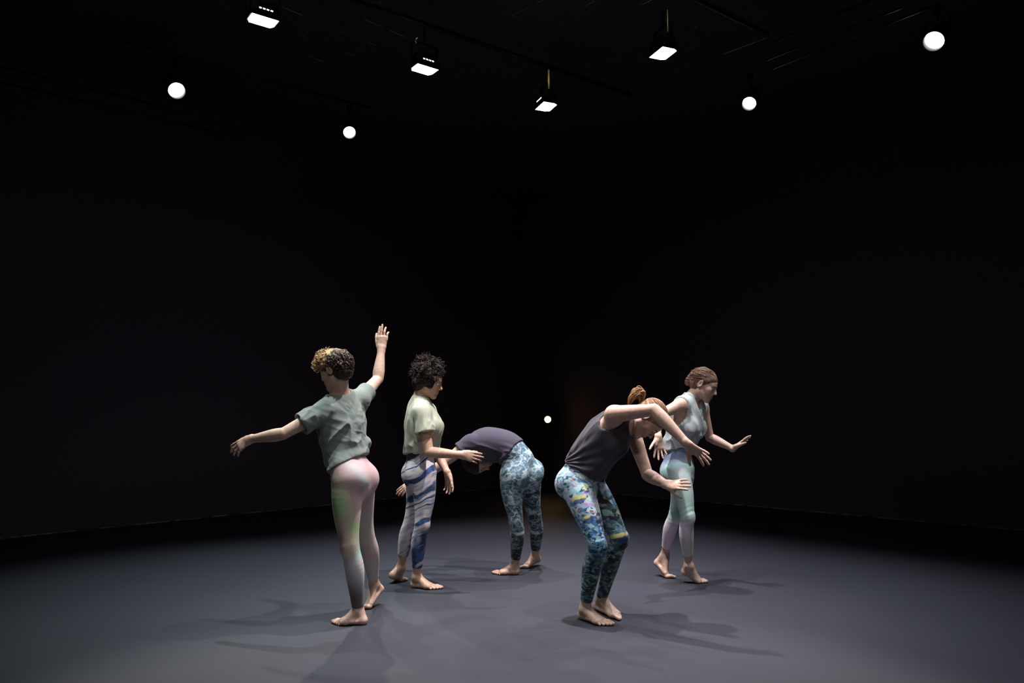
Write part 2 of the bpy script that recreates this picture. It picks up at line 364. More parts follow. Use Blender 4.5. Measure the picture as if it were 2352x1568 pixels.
def polygonize(groups, coarse=.0052, fine=.003, refine=(), floor=False):
    los, his = zip(*[g.bbox() for g in groups]); lo = np.min(los, 0) - .02; hi = np.max(his, 0) + .02
    ax = [axis(lo[i], hi[i], fine, coarse, [(r[0][i], r[1][i]) for r in refine]) for i in range(3)]
    F = np.full([len(a) for a in ax], 1.0, np.float32)
    def sl(l, h): return tuple(slice(max(int(np.searchsorted(ax[i], l[i])) - 1, 0), int(np.searchsorted(ax[i], h[i])) + 1) for i in range(3))
    def co(s): return ax[0][s[0]][:, None, None], ax[1][s[1]][None, :, None], ax[2][s[2]][None, None, :]
    for g in groups:
        gl, gh = g.bbox(); gs = sl(gl - .03, gh + .03); T = np.full(F[gs].shape, 1.0, np.float32)
        off = [s.start for s in gs]
        for op, p, k in g.ops:
            if op == 'c':
                d = p.f(*co(gs)).astype(np.float32); T = -smin(-T, -d, k); continue
            mg = k + .016; s = sl(p.lo - mg, p.hi + mg)
            s = tuple(slice(max(a.start, b.start), min(a.stop, b.stop)) for a, b in zip(s, gs))
            if any(a.stop <= a.start for a in s): continue
            d = p.f(*co(s)).astype(np.float32)
            t = tuple(slice(a.start - o, a.stop - o) for a, o in zip(s, off))
            T[t] = smin(T[t], d, k) if op == 'u' else -smin(-T[t], d, k)
        F[gs] = smin(F[gs], T, g.k)
    if floor: F = np.maximum(F, .0015 - ax[2][None, None, :])
    B = F < 0
    c = B[:-1, :-1, :-1].astype(np.int8)
    for i, j, k in ((1, 0, 0), (0, 1, 0), (0, 0, 1), (1, 1, 0), (1, 0, 1), (0, 1, 1), (1, 1, 1)):
        c = c + B[i:B.shape[0] - 1 + i, j:B.shape[1] - 1 + j, k:B.shape[2] - 1 + k]
    I = np.argwhere((c > 0) & (c < 8)); sh = c.shape; del c
    flat = (I[:, 0] * sh[1] + I[:, 1]) * sh[2] + I[:, 2]
    cor = {}
    for a in (0, 1):
        for b in (0, 1):
            for d in (0, 1): cor[a, b, d] = F[I[:, 0] + a, I[:, 1] + b, I[:, 2] + d]
    acc = np.zeros((len(I), 3)); cnt = np.zeros(len(I))
    for dim in range(3):
        o = [i for i in range(3) if i != dim]
        for a in (0, 1):
            for b in (0, 1):
                k0 = [0, 0, 0]; k0[o[0]] = a; k0[o[1]] = b; k1 = list(k0); k1[dim] = 1
                f0, f1 = cor[tuple(k0)], cor[tuple(k1)]; mk = (f0 < 0) != (f1 < 0)
                t = np.where(mk, f0 / np.where(f0 == f1, 1, f0 - f1), 0)
                P = np.empty((len(I), 3))
                P[:, o[0]] = ax[o[0]][I[:, o[0]] + a]; P[:, o[1]] = ax[o[1]][I[:, o[1]] + b]
                x0 = ax[dim][I[:, dim]]; P[:, dim] = x0 + t * (ax[dim][I[:, dim] + 1] - x0)
                acc += P * mk[:, None]; cnt += mk
    v = acc / cnt[:, None]
    quads = []
    for dim in range(3):
        o = [i for i in range(3) if i != dim]
        s0 = [slice(None)] * 3; s1 = [slice(None)] * 3; s0[dim] = slice(0, -1); s1[dim] = slice(1, None)
        A, Bb = B[tuple(s0)], B[tuple(s1)]
        E = np.argwhere(A != Bb)
        E = E[(E[:, o[0]] > 0) & (E[:, o[1]] > 0) & (E[:, o[0]] < sh[o[0]]) & (E[:, o[1]] < sh[o[1]])]
        inside = A[E[:, 0], E[:, 1], E[:, 2]]
        idx = []
        for a, b in ((1, 1), (0, 1), (0, 0), (1, 0)):
            q = E.copy(); q[:, o[0]] -= a; q[:, o[1]] -= b
            idx.append(np.searchsorted(flat, (q[:, 0] * sh[1] + q[:, 1]) * sh[2] + q[:, 2]))
        Q = np.stack(idx, 1); flip = inside if dim == 1 else ~inside
        Q[flip] = Q[flip][:, ::-1]; quads.append(Q)
    return v, np.concatenate(quads)
def vnormals(v, f):
    n = np.cross(v[f[:, 2]] - v[f[:, 0]], v[f[:, 3]] - v[f[:, 1]]); o = np.zeros_like(v)
    for i in range(4):
        for d in range(3): o[:, d] += np.bincount(f[:, i], n[:, d], len(v))
    return o / (np.linalg.norm(o, axis=1, keepdims=True) + 1e-12)
def relax(v, f, it=1, lam=.5):
    for _ in range(it):
        s = np.zeros_like(v); c = np.zeros(len(v))
        for i in range(4):
            for j in (1, 3):
                q = f[:, (i + j) % 4]
                for d in range(3): s[:, d] += np.bincount(f[:, i], v[q, d], len(v))
                c += np.bincount(f[:, i], minlength=len(v))
        v = v + lam * (s / np.maximum(c, 1)[:, None] - v)
    return v
_tab = np.random.RandomState(7).rand(4096).astype(np.float64)
def vnoise(p, seed=0):
    """smooth value noise in 0..1"""
    i = np.floor(p).astype(np.int64); t = p - i; t = t * t * (3 - 2 * t); o = 0
    for a in (0, 1):
        for b in (0, 1):
            for c in (0, 1):
                h = ((i[:, 0] + a) * 73856093 ^ (i[:, 1] + b) * 19349663 ^ (i[:, 2] + c) * 83492791 ^ seed * 2654435) & 4095
                o = o + _tab[h] * (t[:, 0] if a else 1 - t[:, 0]) * (t[:, 1] if b else 1 - t[:, 1]) * (t[:, 2] if c else 1 - t[:, 2])
    return o
_ROT = np.array(Matrix.Rotation(.9, 3, 'X') @ Matrix.Rotation(.7, 3, 'Y') @ Matrix.Rotation(.5, 3, 'Z'))
def fbm(p, seed=0, oct=4):
    o = 0; s = 0; p = p @ _ROT.T
    for i in range(oct): o = o + vnoise(p * 2 ** i + 5.3 * i, seed + i * 17) / 2 ** i; s += 1 / 2 ** i
    return o / s
def cells(p, seed=0):
    """random number 0..1 of the nearest jittered cell"""
    i = np.floor(p).astype(np.int64); best = np.full(len(p), 9.); out = np.zeros(len(p))
    for a in (-1, 0, 1):
        for b in (-1, 0, 1):
            for c in (-1, 0, 1):
                j_ = i + np.array([a, b, c]); h = (j_[:, 0] * 73856093 ^ j_[:, 1] * 19349663 ^ j_[:, 2] * 83492791 ^ seed * 2654435)
                q = j_ + np.stack([_tab[(h * m_ >> 3) & 4095] for m_ in (1, 7, 13)], 1); d = ((p - q) ** 2).sum(1); k_ = d < best
                best[k_] = d[k_]; out[k_] = _tab[(h[k_] * 29 >> 5) & 4095]
    return out
def sstep(a, b, x): t = np.clip((x - a) / (b - a), 0, 1); return t * t * (3 - 2 * t)

# ------------------------------------------------------------------ anatomy
def lerp(tab, u):
    xs = [t[0] for t in tab]; return float(np.interp(u, xs, [t[1] for t in tab]))
def slerp(tab, u): return sum(lerp(tab, u + d) for d in (-.1, -.06, -.03, 0, .03, .06, .1)) / 7
def catmull(P, n):
    P = [2 * P[0] - P[1]] + list(P) + [2 * P[-1] - P[-2]]; out = []
    for i in range(1, len(P) - 2):
        for t in np.linspace(0, 1, n, endpoint=False):
            out.append(.5 * (2 * P[i] + (P[i + 1] - P[i - 1]) * t + (2 * P[i - 1] - 5 * P[i] + 4 * P[i + 1] - P[i + 2]) * t * t + (3 * P[i] - P[i - 1] - 3 * P[i + 1] + P[i + 2]) * t ** 3))
    return out + [P[-2]]
class Body: pass
TW = [(-.3, .150), (0, .168), (.15, .155), (.33, .124), (.5, .132), (.68, .146), (.84, .138), (.93, .095), (1, .06)]
TD = [(-.3, .098), (0, .108), (.15, .100), (.33, .090), (.5, .100), (.68, .112), (.84, .098), (.93, .074), (1, .055)]
def torso_stations(b):
    pts = catmull([b.pel, b.waist, b.chest, b.neck], 5)
    L = [0]
    for i in range(1, len(pts)): L.append(L[-1] + np.linalg.norm(pts[i] - pts[i - 1]))
    us = []
    for i in range(len(pts)):
        q = i / 5.0; us.append([0, .33, .68, 1][int(min(q, 2.999))] + ([.33, .35, .32][int(min(q, 2.999))]) * (q - int(min(q, 2.999))))
    low = b.pel - nz(b.waist - b.pel + .6 * (b.pel - (b.knee['L'] + b.knee['R']) / 2)) * .055
    pts = [low] + pts; us = [-.3] + us
    lat = [nz(b.plat * (1 - max(0, min(1, u / .75))) + b.clat * max(0, min(1, u / .75))) for u in us]
    return pts, us, lat
def torso_ops(g, b, off=0, u0=-1, u1=2, wx=0.0, dx=0.0, k=.014, shift=None):
    pts, us, lat = torso_stations(b)
    for i in range(len(pts) - 1):
        if us[i + 1] < u0 or us[i] > u1: continue
        q = [(lerp(TW, u) * b.m + off + wx, lerp(TD, u) * b.m + off + dx) for u in (us[i], us[i + 1])]
        s = V(0, 0, 0) if shift is None else shift
        g.u(econe(pts[i] + s, pts[i + 1] + s, lat[i], q[0], q[1]), k)
def pelvis_ops(g, b, off=0):
    upv = nz(b.waist - b.pel)
    for s in 'LR':
        h = b.hip[s]; f = b.pfwd
        dn = nz(b.knee[s] - h)
        g.u(ell(h - f * .052 - upv * .005 + (b.pel - h) * .10, np.array([b.plat, f, upv]).T, V(.088, .085, .098) * b.m * b.butt + off), .035)
def sacrum_ops(g, b, off=0):
    upv = nz(b.waist - b.pel); g.u(ell(b.pel + upv * .075 - b.pfwd * .040, np.array([b.plat, b.pfwd, upv]).T, V(.120, .075, .075) + off), .05)
def girdle_ops(g, b, off=0):
    pts, us, lat = torso_stations(b)
    c = b.chest + (b.neck - b.chest) * .62
    for s in 'LR':
        g.u(cone(c, b.sho[s], .064 + off, .053 + off), .03)
        g.u(cone(b.neck + (b.head - b.neck) * .12, b.sho[s] + (b.neck - b.sho[s]) * .18, .042 + off, .044 + off), .03)
        g.u(cone(b.sho[s] + (b.chest - b.sho[s]) * .2, b.chest + (b.waist - b.chest) * .45 + b.clat * (.075 if s == 'R' else -.075), .050 + off, .045 + off), .03)
def breast_ops(g, b, off=0):
    for s in (-1, 1): g.u(ell(b.chest + b.cfwd * .078 + b.clat * s * .062 - b.cup * .005, np.array([b.clat, b.cfwd, b.cup]).T, V(.058, .052, .060) * b.bust + off), .03)
TH_R = [(0, .094), (.2, .092), (.45, .081), (.75, .061), (.92, .0545), (1, .053)]
SH_R = [(0, .052), (.10, .050), (.28, .0555), (.45, .052), (.7, .039), (.88, .0335), (1, .033)]
SH_B = [(0, 0), (.28, .013), (.5, .010), (.8, .004), (1, .004)]
def leg_pts(b, s):
    h, k, a = b.hip[s], b.knee[s], b.ank[s]; kf = b.kfwd[s]
    out = []
    for t in np.linspace(0, .94, 13): out.append((h + (k - h) * t + kf * .012 * math.sin(math.pi * t), slerp(TH_R, t) * b.m))
    for t in np.linspace(.06, 1, 16): out.append((k + (a - k) * t - kf * slerp(SH_B, t), slerp(SH_R, t) * b.m))
    return out
def leg_ops(g, b, s, off=0):
    P = leg_pts(b, s)
    for (p, r), (q, r2) in zip(P[:-1], P[1:]): g.u(cone(p, q, r + off, r2 + off), .0003)
    k = b.knee[s]; g.u(ell(k + b.kfwd[s] * .012, np.eye(3), V(.044, .044, .052) * b.m + off), .02)
def foot_ops(g, b, s):
    a = b.ank[s]; heel, ball, toe = b.heel[s], b.ball[s], b.toe[s]
    d = nz(toe - ball); hb = nz(ball - heel)
    side = nz(np.cross(d, V(0, 0, 1))); inner = side * (-1 if s == 'R' else 1)      # towards the big toe
    g.u(cone(a, heel + V(0, 0, .026) + hb * .012, .034, .029), .02)
    g.u(econe(heel + V(0, 0, .020) + hb * .012, ball + V(0, 0, .020), side, (.028, .021), (.043, .019)), .018)
    g.u(econe(a + nz(ball - a) * .012, ball + V(0, 0, .024) - hb * .015, side, (.033, .034), (.039, .020)), .02)
    for sg in (-1, 1): g.u(ell(a + side * sg * .028 + V(0, 0, .002), np.eye(3), (.013, .013, .016)), .012)
    L = np.linalg.norm(toe - ball)
    for i in range(5):
        lat = (.032 - i * .0158); r = (.0125, .0095, .0090, .0085, .0080)[i]; ln = (1, 1.0, .88, .74, .58)[i]
        p0 = ball + inner * lat + V(0, 0, .015) - d * (.004 + .006 * i); p1 = p0 + d * L * ln * .55 + V(0, 0, .004) ; p2 = p0 + d * L * ln; p2[2] = r * .95
        g.u(cone(p0, p1, r * 1.15, r), .010); g.u(cone(p1, p2, r, r * .92), .005)
AR = [(0, .050), (.2, .049), (.5, .043), (.8, .038), (1, .036)]
FR = [(0, .037), (.22, .041), (.5, .035), (.8, .027), (1, .0245)]
def arm_ops(g, b, s, off=0, upto=2.0, frm=0.0):
    h, e, w_ = b.sho[s], b.elb[s], b.wri[s]
    for A, B_, tab, o in ((h, e, AR, 0), (e, w_, FR, 1)):
        ts = np.linspace(0, 1, 11)
        for t0, t1 in zip(ts[:-1], ts[1:]):
            if o + t0 >= upto or o + t1 <= frm: continue
            g.u(cone(A + (B_ - A) * t0, A + (B_ - A) * t1, slerp(tab, t0) * b.ma + off, slerp(tab, t1) * b.ma + off), .0003)
def hand_ops(g, b, s):
    H = b.hand[s]; w_ = b.wri[s]; d = nz(H['dir']); n = np.array(H['palm'], float); n = nz(n - d * (n @ d))
    th = np.cross(d, n) * (1 if s == 'R' else -1); k = H.get('k', 1.0)
    g.u(econe(w_ - d * .01, w_ + d * .018, th, (.027, .021), (.029, .018)), .012)
    kn = w_ + d * .086 * k
    g.u(econe(w_ + d * .020, kn - d * .006, th, (.029 * k, .0165), (.038 * k, .0125)), .014)
    g.u(cone(w_ + d * .028 + th * .018 + n * .006, w_ + d * .055 + th * .030 + n * .010, .017, .014), .014)
    curl = H.get('curl', (15, 15, 18, 22)); spread = H.get('spread', (8, 2, -4, -11)); bend0 = H.get('mcp', 8)
    def rot(v, axis_, deg):
        a_ = math.radians(deg); return v * math.cos(a_) + np.cross(axis_, v) * math.sin(a_) + axis_ * (axis_ @ v) * (1 - math.cos(a_))
    for i in range(4):
        lat = (.029, .0095, -.0105, -.029)[i] * k; ln = (.070, .078, .073, .058)[i] * k; r = (.0088, .0090, .0086, .0077)[i]
        p = w_ + d * (.082, .088, .084, .075)[i] * k + th * lat
        fd = nz(d * math.cos(math.radians(spread[i])) + th * math.sin(math.radians(spread[i]))); ax_ = nz(np.cross(fd, n))
        fd = rot(fd, ax_, bend0); p0 = p - fd * .012
        for j, fr in enumerate((.45, .30, .25)):
            q = p + fd * ln * fr; g.u(cone(p0, q, r * (1, .93, .86)[j], r * (.93, .86, .74)[j]), .0035 if j else .006)
            p = p0 = q; fd = rot(fd, ax_, curl[i])
    ts, tc = H.get('thumb', (42, 14))
    fd = nz(d * math.cos(math.radians(ts)) + th * math.sin(math.radians(ts)) + n * .35); p = w_ + d * .020 * k + th * .022 * k + n * .004
    for j, (ln, r0, r1) in enumerate(((.044, .0140, .0115), (.032, .0110, .0098), (.025, .0096, .0075))):
        q = p + fd * ln * k; g.u(cone(p, q, r0, r1), .009 if j == 0 else .004); p = q
        fd = nz(fd + (d - th * .4) * math.tan(math.radians(tc)) * .8)
def head_R(b): return np.array([b.hr, b.hf, b.hu]).T
def head_ops(g, b, ears=True):
    R = head_R(b); c = b.head; k = b.hk
    P = lambda x, y, z: c + R @ (V(x, y, z) * k)
    E = lambda p, r, kk=.012: g.u(ell(P(*p), R, V(*r) * k), kk)
    g.u(cone(b.neck + (b.neck - b.head) * .05, P(0, -.025, -.045), .055, .050), .02)
    E((0, -.018, .034), (.073, .092, .080)); E((0, .030, -.030), (.060, .066, .082), .03)
    E((0, .045, .030), (.062, .052, .058), .02)
    for s in (-1, 1):
        g.u(cone(P(s * .050, .004, -.060), P(s * .014, .070, -.100), .020 * k, .018 * k), .025)
        E((s * .042, .062, -.022), (.022, .022, .020), .02)
        g.u(cone(P(s * .012, .088, .016), P(s * .042, .074, .016), .010 * k, .009 * k), .014)
    E((0, .078, -.102), (.020, .017, .016), .02)
    for s in (-1, 1): g.sub(ell(P(s * .031, .104, -.003), R, V(.019, .020, .013) * k), .014)
    for s in (-1, 1): E((s * .031, .080, -.004), (.0150, .0135, .0125), .004)
    g.u(cone(P(0, .090, .008), P(0, .112, -.028), .0075 * k, .0095 * k), .012)
    E((0, .110, -.031), (.0115, .0125, .0095), .006)
    for s in (-1, 1): E((s * .0125, .098, -.034), (.0085, .011, .008), .006)
    E((0, .084, -.060), (.026, .018, .020), .015)
    g.u(cone(P(-.017, .0945, -.061), P(.017, .0945, -.061), .0048 * k, .0048 * k), .006); E((0, .099, -.0610), (.012, .006, .005), .006)
    g.u(cone(P(-.014, .0940, -.073), P(.014, .0940, -.073), .0056 * k, .0056 * k), .006); E((0, .097, -.0735), (.012, .006, .006), .006)
    g.sub(cone(P(-.021, .1035, -.0672), P(.021, .1035, -.0672), .0028 * k, .0028 * k), .004)
    if ears:
        for s in (-1, 1):
            Re = R @ np.array(Matrix.Rotation(math.radians(-20 * s), 3, 'Z')) @ np.array(Matrix.Rotation(math.radians(-12), 3, 'X'))
            g.u(ell(P(s * .077, -.012, -.006), Re, V(.0095, .020, .033) * k), .008)
            g.sub(ell(P(s * .087, -.006, -.004), Re, V(.008, .012, .022) * k), .004)
SKIN = V(.66, .44, .345)
def person(b, label, skin=SKIN):
    e = empty('person', (b.pel[0], b.pel[1], 0), label, 'person'); b.e = e; b.o = V(b.pel[0], b.pel[1], 0)
    g0 = Group(); torso_ops(g0, b); pelvis_ops(g0, b); (sacrum_ops(g0, b) if b.sac else None); girdle_ops(g0, b); breast_ops(g0, b)
    gs = [g0]
    for s in 'LR':
        g = Group(.03); leg_ops(g, b, s); foot_ops(g, b, s); gs.append(g)
    for s in 'LR':
        g = Group(.025); arm_ops(g, b, s); hand_ops(g, b, s); gs.append(g)
    g = Group(.018); head_ops(g, b, b.ears); gs.append(g)
    ref = [(b.head - .125, b.head + .125)]
    for s in 'LR':
        c = b.wri[s] + nz(b.hand[s]['dir']) * .08; ref.append((c - .1, c + .1))
        c = (b.ball[s] + b.toe[s]) / 2; ref.append((c - .05, c + .05))
    v, f = polygonize(gs, .0075, .0036, ref, True); v = relax(v, f, 1, .35)
    col = np.tile(skin, (len(v), 1))
    red = np.zeros(len(v))
    for s in 'LR':
        for c, r in ((b.toe[s], .06), (b.heel[s], .05), (b.elb[s], .05), (b.wri[s] + nz(b.hand[s]['dir']) * .13, .06)):
            red = np.maximum(red, 1 - np.linalg.norm(v - c, axis=1) / r)
    red = np.clip(red, 0, 1)[:, None]; col = col * (1 - .55 * red) + np.array([.56, .27, .21]) * .55 * red
    R = head_R(b); q = (v - b.head) @ R / b.hk
    lips = ((np.abs(q[:, 0]) < .023) & (q[:, 1] > .089) & (np.abs(q[:, 2] + .067) < .0125))
    col[lips] = (.42, .16, .13)
    lip = None
    me = arrays_mesh('body', v - b.o, f, col); link('body', me, M['skin'], e)
    c, k = b.head, b.hk
    P = lambda x, y, z: c + R @ (V(x, y, z) * k) - b.o
    for s in (-1, 1):
        mb = MB(); mb.tube([P(s * .018, .0895, -.0055), P(s * .031, .0945, -.0075), P(s * .044, .0865, -.0065)], [.0015, .0028, .0015], 6); mb.build('eyelash', M['eye'], e, smooth=True)
        mb = MB(); mb.tube([P(s * .014, .1000, .0155), P(s * .030, .0965, .0195), P(s * .046, .0835, .0150)], [.0022, .003, .0015], 6); mb.build('eyebrow', M['brow'], e, smooth=True)
    return e
def finish(b, name, v, f, material, colf, label=None, disp=None, soft=0):
    v = relax(v, f, 2, .45)
    if disp is not None:
        n = vnormals(v, f); v = v + n * disp(v, n)[:, None]; v = relax(v, f, 1, .3)
    col = colf(v, vnormals(v, f)) if callable(colf) else np.tile(colf, (len(v), 1))
    if soft: col = relax(col, f, soft, .6)
    o = link(name, arrays_mesh(name, v - b.o, f, np.clip(col, 0, 1)), material, b.e)
    if label: o['label'] = label
    return o
def leggings(b, colf, label, hem=(.80, .80), waist_u=.22, disp=None, off=.0045, waist_n=None, soft=0):
    gs = []
    g = Group(.03); torso_ops(g, b, off, -1, .5); pelvis_ops(g, b, off); (sacrum_ops(g, b, off) if b.sac else None)
    pts, us, lat = torso_stations(b)
    cpt = b.pel + (b.waist - b.pel) * (waist_u / .33)
    g.cut(cpt, nz(b.waist - b.pel) if waist_n is None else waist_n)
    gs.append(g)
    for s, h in zip('LR', hem):
        g = Group(.03); leg_ops(g, b, s, off); p = b.knee[s] + (b.ank[s] - b.knee[s]) * h; g.cut(p, nz(b.ank[s] - b.knee[s])); gs.append(g)
    v, f = polygonize(gs, .0040)
    return finish(b, 'leggings', v, f, M['lycra'], lambda v, n: colf(v, n, b), label, disp, soft)
def legcoord(b, v):
    """position down the leg (0 hip, 1 knee, 2 ankle), which leg, signed forward and side angle"""
    best = np.full(len(v), 9.); L = np.zeros(len(v)); W = np.zeros(len(v), int); fw = np.zeros(len(v)); sd = np.zeros(len(v))
    for wi, s in enumerate('LR'):
        for o, (a, c) in enumerate(((b.hip[s], b.knee[s]), (b.knee[s], b.ank[s]))):
            ab = c - a; t = (v - a) @ ab / (ab @ ab); tc = np.clip(t, -.6 if o == 0 else 0, 1)
            q = v - a - tc[:, None] * ab; d = np.linalg.norm(q, axis=1); m_ = d < best
            best[m_] = d[m_]; L[m_] = o + tc[m_]; W[m_] = wi
            fw[m_] = (q[m_] @ b.kfwd[s]) / (d[m_] + 1e-6); sd[m_] = (q[m_] @ b.plat) / (d[m_] + 1e-6)
    return L, W, fw, sd
def blend(col, c, w_): return col * (1 - w_[:, None]) + np.array(c) * w_[:, None]
def strands(b, name, paths, r0, cols, n=5, parent=None):
    """one mesh of tapered locks"""
    vs = []; fs = []; cs = []; o = 0
    for P, c in zip(paths, cols):
        P = np.array(P); k = len(P); T = np.gradient(P, axis=0); T /= np.linalg.norm(T, axis=1, keepdims=True) + 1e-9
        u = np.cross(T, V(.31, .77, .55)); u /= np.linalg.norm(u, axis=1, keepdims=True) + 1e-9; w_ = np.cross(T, u)
        t = np.linspace(0, 1, k); r = r0 * (np.random.rand() * .5 + .75) * np.minimum(1, .55 + t * 2) * (1 - t ** 2 * .85)
        for q in range(n):
            a = 2 * math.pi * q / n; vs.append(P + (u * math.cos(a) + w_ * math.sin(a)) * r[:, None])
        idx = lambda q, i: o + (q % n) * k + i
        for q in range(n):
            for i in range(k - 1): fs.append((idx(q, i), idx(q + 1, i), idx(q + 1, i + 1), idx(q, i + 1)))
        cs.append(np.tile(c, (k * n, 1))); o += k * n
    me = arrays_mesh(name, np.concatenate(vs) - b.o, np.array(fs), np.concatenate(cs))
    return link(name, me, M['hair'], b.e if parent is None else parent)
def hair_cap(b, colf, thick=.010, extra=None, low=-.055, front=.055, disp=.004, sub_face=True):
    R = head_R(b); k = b.hk; P = lambda x, y, z: b.head + R @ (V(x, y, z) * k)
    g = Group(); g.u(ell(P(0, -.018, .036), R, (V(.073, .092, .080) + thick) * k)); g.u(ell(P(0, -.045, -.022), R, (V(.060, .058, .052) + thick * .6) * k), .03)
    g.u(ell(P(0, .030, .045), R, (V(.062, .058, .050) + thick * .7) * k), .02)
    if extra: extra(g, P, R)
    if sub_face:
        g.sub(ell(P(0, .115, -.030), R, V(.062, .075, .088) * k), .012)
        for s in (-1, 1): g.sub(ell(P(s * .085, .010, -.055), R, V(.035, .045, .050) * k), .012)
        g.cut(P(0, -.03, low), R @ nz(V(0, .35, -1)), .012)
    v, f = polygonize([g], .0042)
    return finish(b, 'hair', v, f, M['hair'], colf, None, lambda v, n: disp * (2 * fbm((v - b.head) * 55, 3, 3) - 1))
DEBUG = False
# ------------------------------------------------------------------ the five dancers
def make(j, hf, hu, hands, kf, m=1.0, ma=1.0, butt=1.0, bust=1.0, hk=1.0, ears=True, sac=False):
    b = Body(); b.sac = sac; P = {k: (at(*v) if len(v) == 3 and not isinstance(v[0], str) else (gz(v[1], v[2]) if v[0] == 'g' else V(*v[1:]))) for k, v in j.items()}
    b.hip, b.knee, b.ank, b.heel, b.ball, b.toe, b.sho, b.elb, b.wri = ({s: P[n + s] for s in 'LR'} for n in ('hip', 'knee', 'ank', 'heel', 'ball', 'toe', 'sho', 'elb', 'wri'))
    b.pel = (b.hip['L'] + b.hip['R']) / 2 + V(0, 0, .02)
    for n in ('waist', 'chest', 'neck', 'head'): setattr(b, n, P[n])
    b.plat = nz(b.hip['R'] - b.hip['L']); b.clat = nz(b.sho['R'] - b.sho['L'])
    b.pfwd = nz(np.cross(nz(b.waist - b.pel), b.plat)); b.cup = nz(b.neck - b.chest); b.cfwd = nz(np.cross(b.cup, b.clat)); b.cup = np.cross(b.clat, b.cfwd)
    b.hf = nz(hf); hu = np.array(hu, float); b.hu = nz(hu - b.hf * (hu @ b.hf)); b.hr = np.cross(b.hf, b.hu)
    b.hand = hands; b.kfwd = {}
    for s in 'LR': sh = nz(b.ank[s] - b.knee[s]); k = np.array(kf[s], float); b.kfwd[s] = nz(k - sh * (k @ sh))
    b.m, b.ma, b.butt, b.bust, b.hk, b.ears = m, ma, butt, bust, hk, ears
    if DEBUG:
        D = lambda a, c: round(float(np.linalg.norm(a - c)), 3)
        print('LEN', [(s, 'thigh', D(b.hip[s], b.knee[s]), 'shin', D(b.knee[s], b.ank[s]), 'foot', D(b.heel[s], b.toe[s]), 'ankz', round(b.ank[s][2], 3), 'ua', D(b.sho[s], b.elb[s]), 'fa', D(b.elb[s], b.wri[s])) for s in 'LR'], 'hips', D(b.hip['L'], b.hip['R']), 'sho', D(b.sho['L'], b.sho['R']), 'spine', D(b.pel, b.waist), D(b.waist, b.chest), D(b.chest, b.neck), D(b.neck, b.head))
    return b
def rgb(*c):                                   # 0-255 display values to linear
    c = np.array(c) / 255.; return np.where(c <= .04045, c / 12.92, ((c + .055) / 1.055) ** 2.4)
def folds(amp, scale, stretch_dir, seed, sharp=1.0):
    """long soft creases running along one direction"""
    d = nz(stretch_dir); R = np.array([nz(np.cross(d, V(.3, .5, .81))), d, nz(np.cross(d, np.cross(d, V(.3, .5, .81))))])
    def f(v):
        q = (v @ R.T) * V(scale, scale * .28, scale); q = q + .5 * fbm(v * 5, seed + 5, 2)[:, None]
        n_ = fbm(q, seed, 2); r_ = 1 - np.abs(np.clip(4.2 * (n_ - .5), -1, 1)); return amp * (1.9 * r_ ** (1.3 * sharp) - .6)
    return f
def sleeve(b, s, off0, off1, t1, t0=-.05, cav=.007):
    """short sleeve around the upper arm, open at its hem"""
    h, e = b.sho[s], b.elb[s]; d = e - h; g = Group(.03)
    r0, r1 = .052 * b.ma + off0, .045 * b.ma + off1
    g.u(cone(h + d * t0, h + d * (t1 + .10), r0, r1)); g.cut(h + d * t1, nz(d))
    g.sub(cone(h + d * (t1 * .55), h + d * (t1 + .2), r1 - cav - .008, r1 - cav + .002), .004)
    return g

# ---- 1: short curly hair, grey-green shirt, arms wide
j = dict(hipL=(799, 1104, 4.83), hipR=(826, 1104, 4.99), kneeL=(804, 1258, 4.80), ankL=(822, 1402, 4.87), kneeR=(840, 1228, 5.12), ankR=(858, 1340, 5.31),
         heelL=('g', 838, 1433), ballL=('g', 786, 1434), toeL=('g', 760, 1434), heelR=(874, 1358, 5.36), ballR=('g', 846, 1396), toeR=('g', 824, 1398),
         waist=(791, 1040, 4.93), chest=(783, 970, 4.95), neck=(781, 914, 4.95), head=(770, 848, 4.91),
         shoL=(746, 944, 4.84), shoR=(826, 917, 5.06), elbL=(650, 996, 4.72), wriL=(576, 1008, 4.78), elbR=(868, 870, 5.28), wriR=(876, 803, 5.34))
b = make(j, (-.84, .42, -.30), (-.15, 0, 1),
         {'L': dict(dir=(-.86, 0, -.5), palm=(-.15, .8, -.5), curl=(14, 16, 20, 24), mcp=14, spread=(10, 2, -7, -16), thumb=(22, 10), k=1.0),
          'R': dict(dir=(.04, .12, 1), palm=(.15, 1, -.1), curl=(2, 2, 20, 34), mcp=3, spread=(-4, -1, 0, -3), thumb=(26, 18), k=1.10)},
         {'L': (-1, .15, 0), 'R': (-1, .3, 0)}, m=1.0, bust=.8, butt=.90)
person(b, 'dancer with short curly blond hair, grey shirt and pastel leggings, one arm raised')
D1 = b
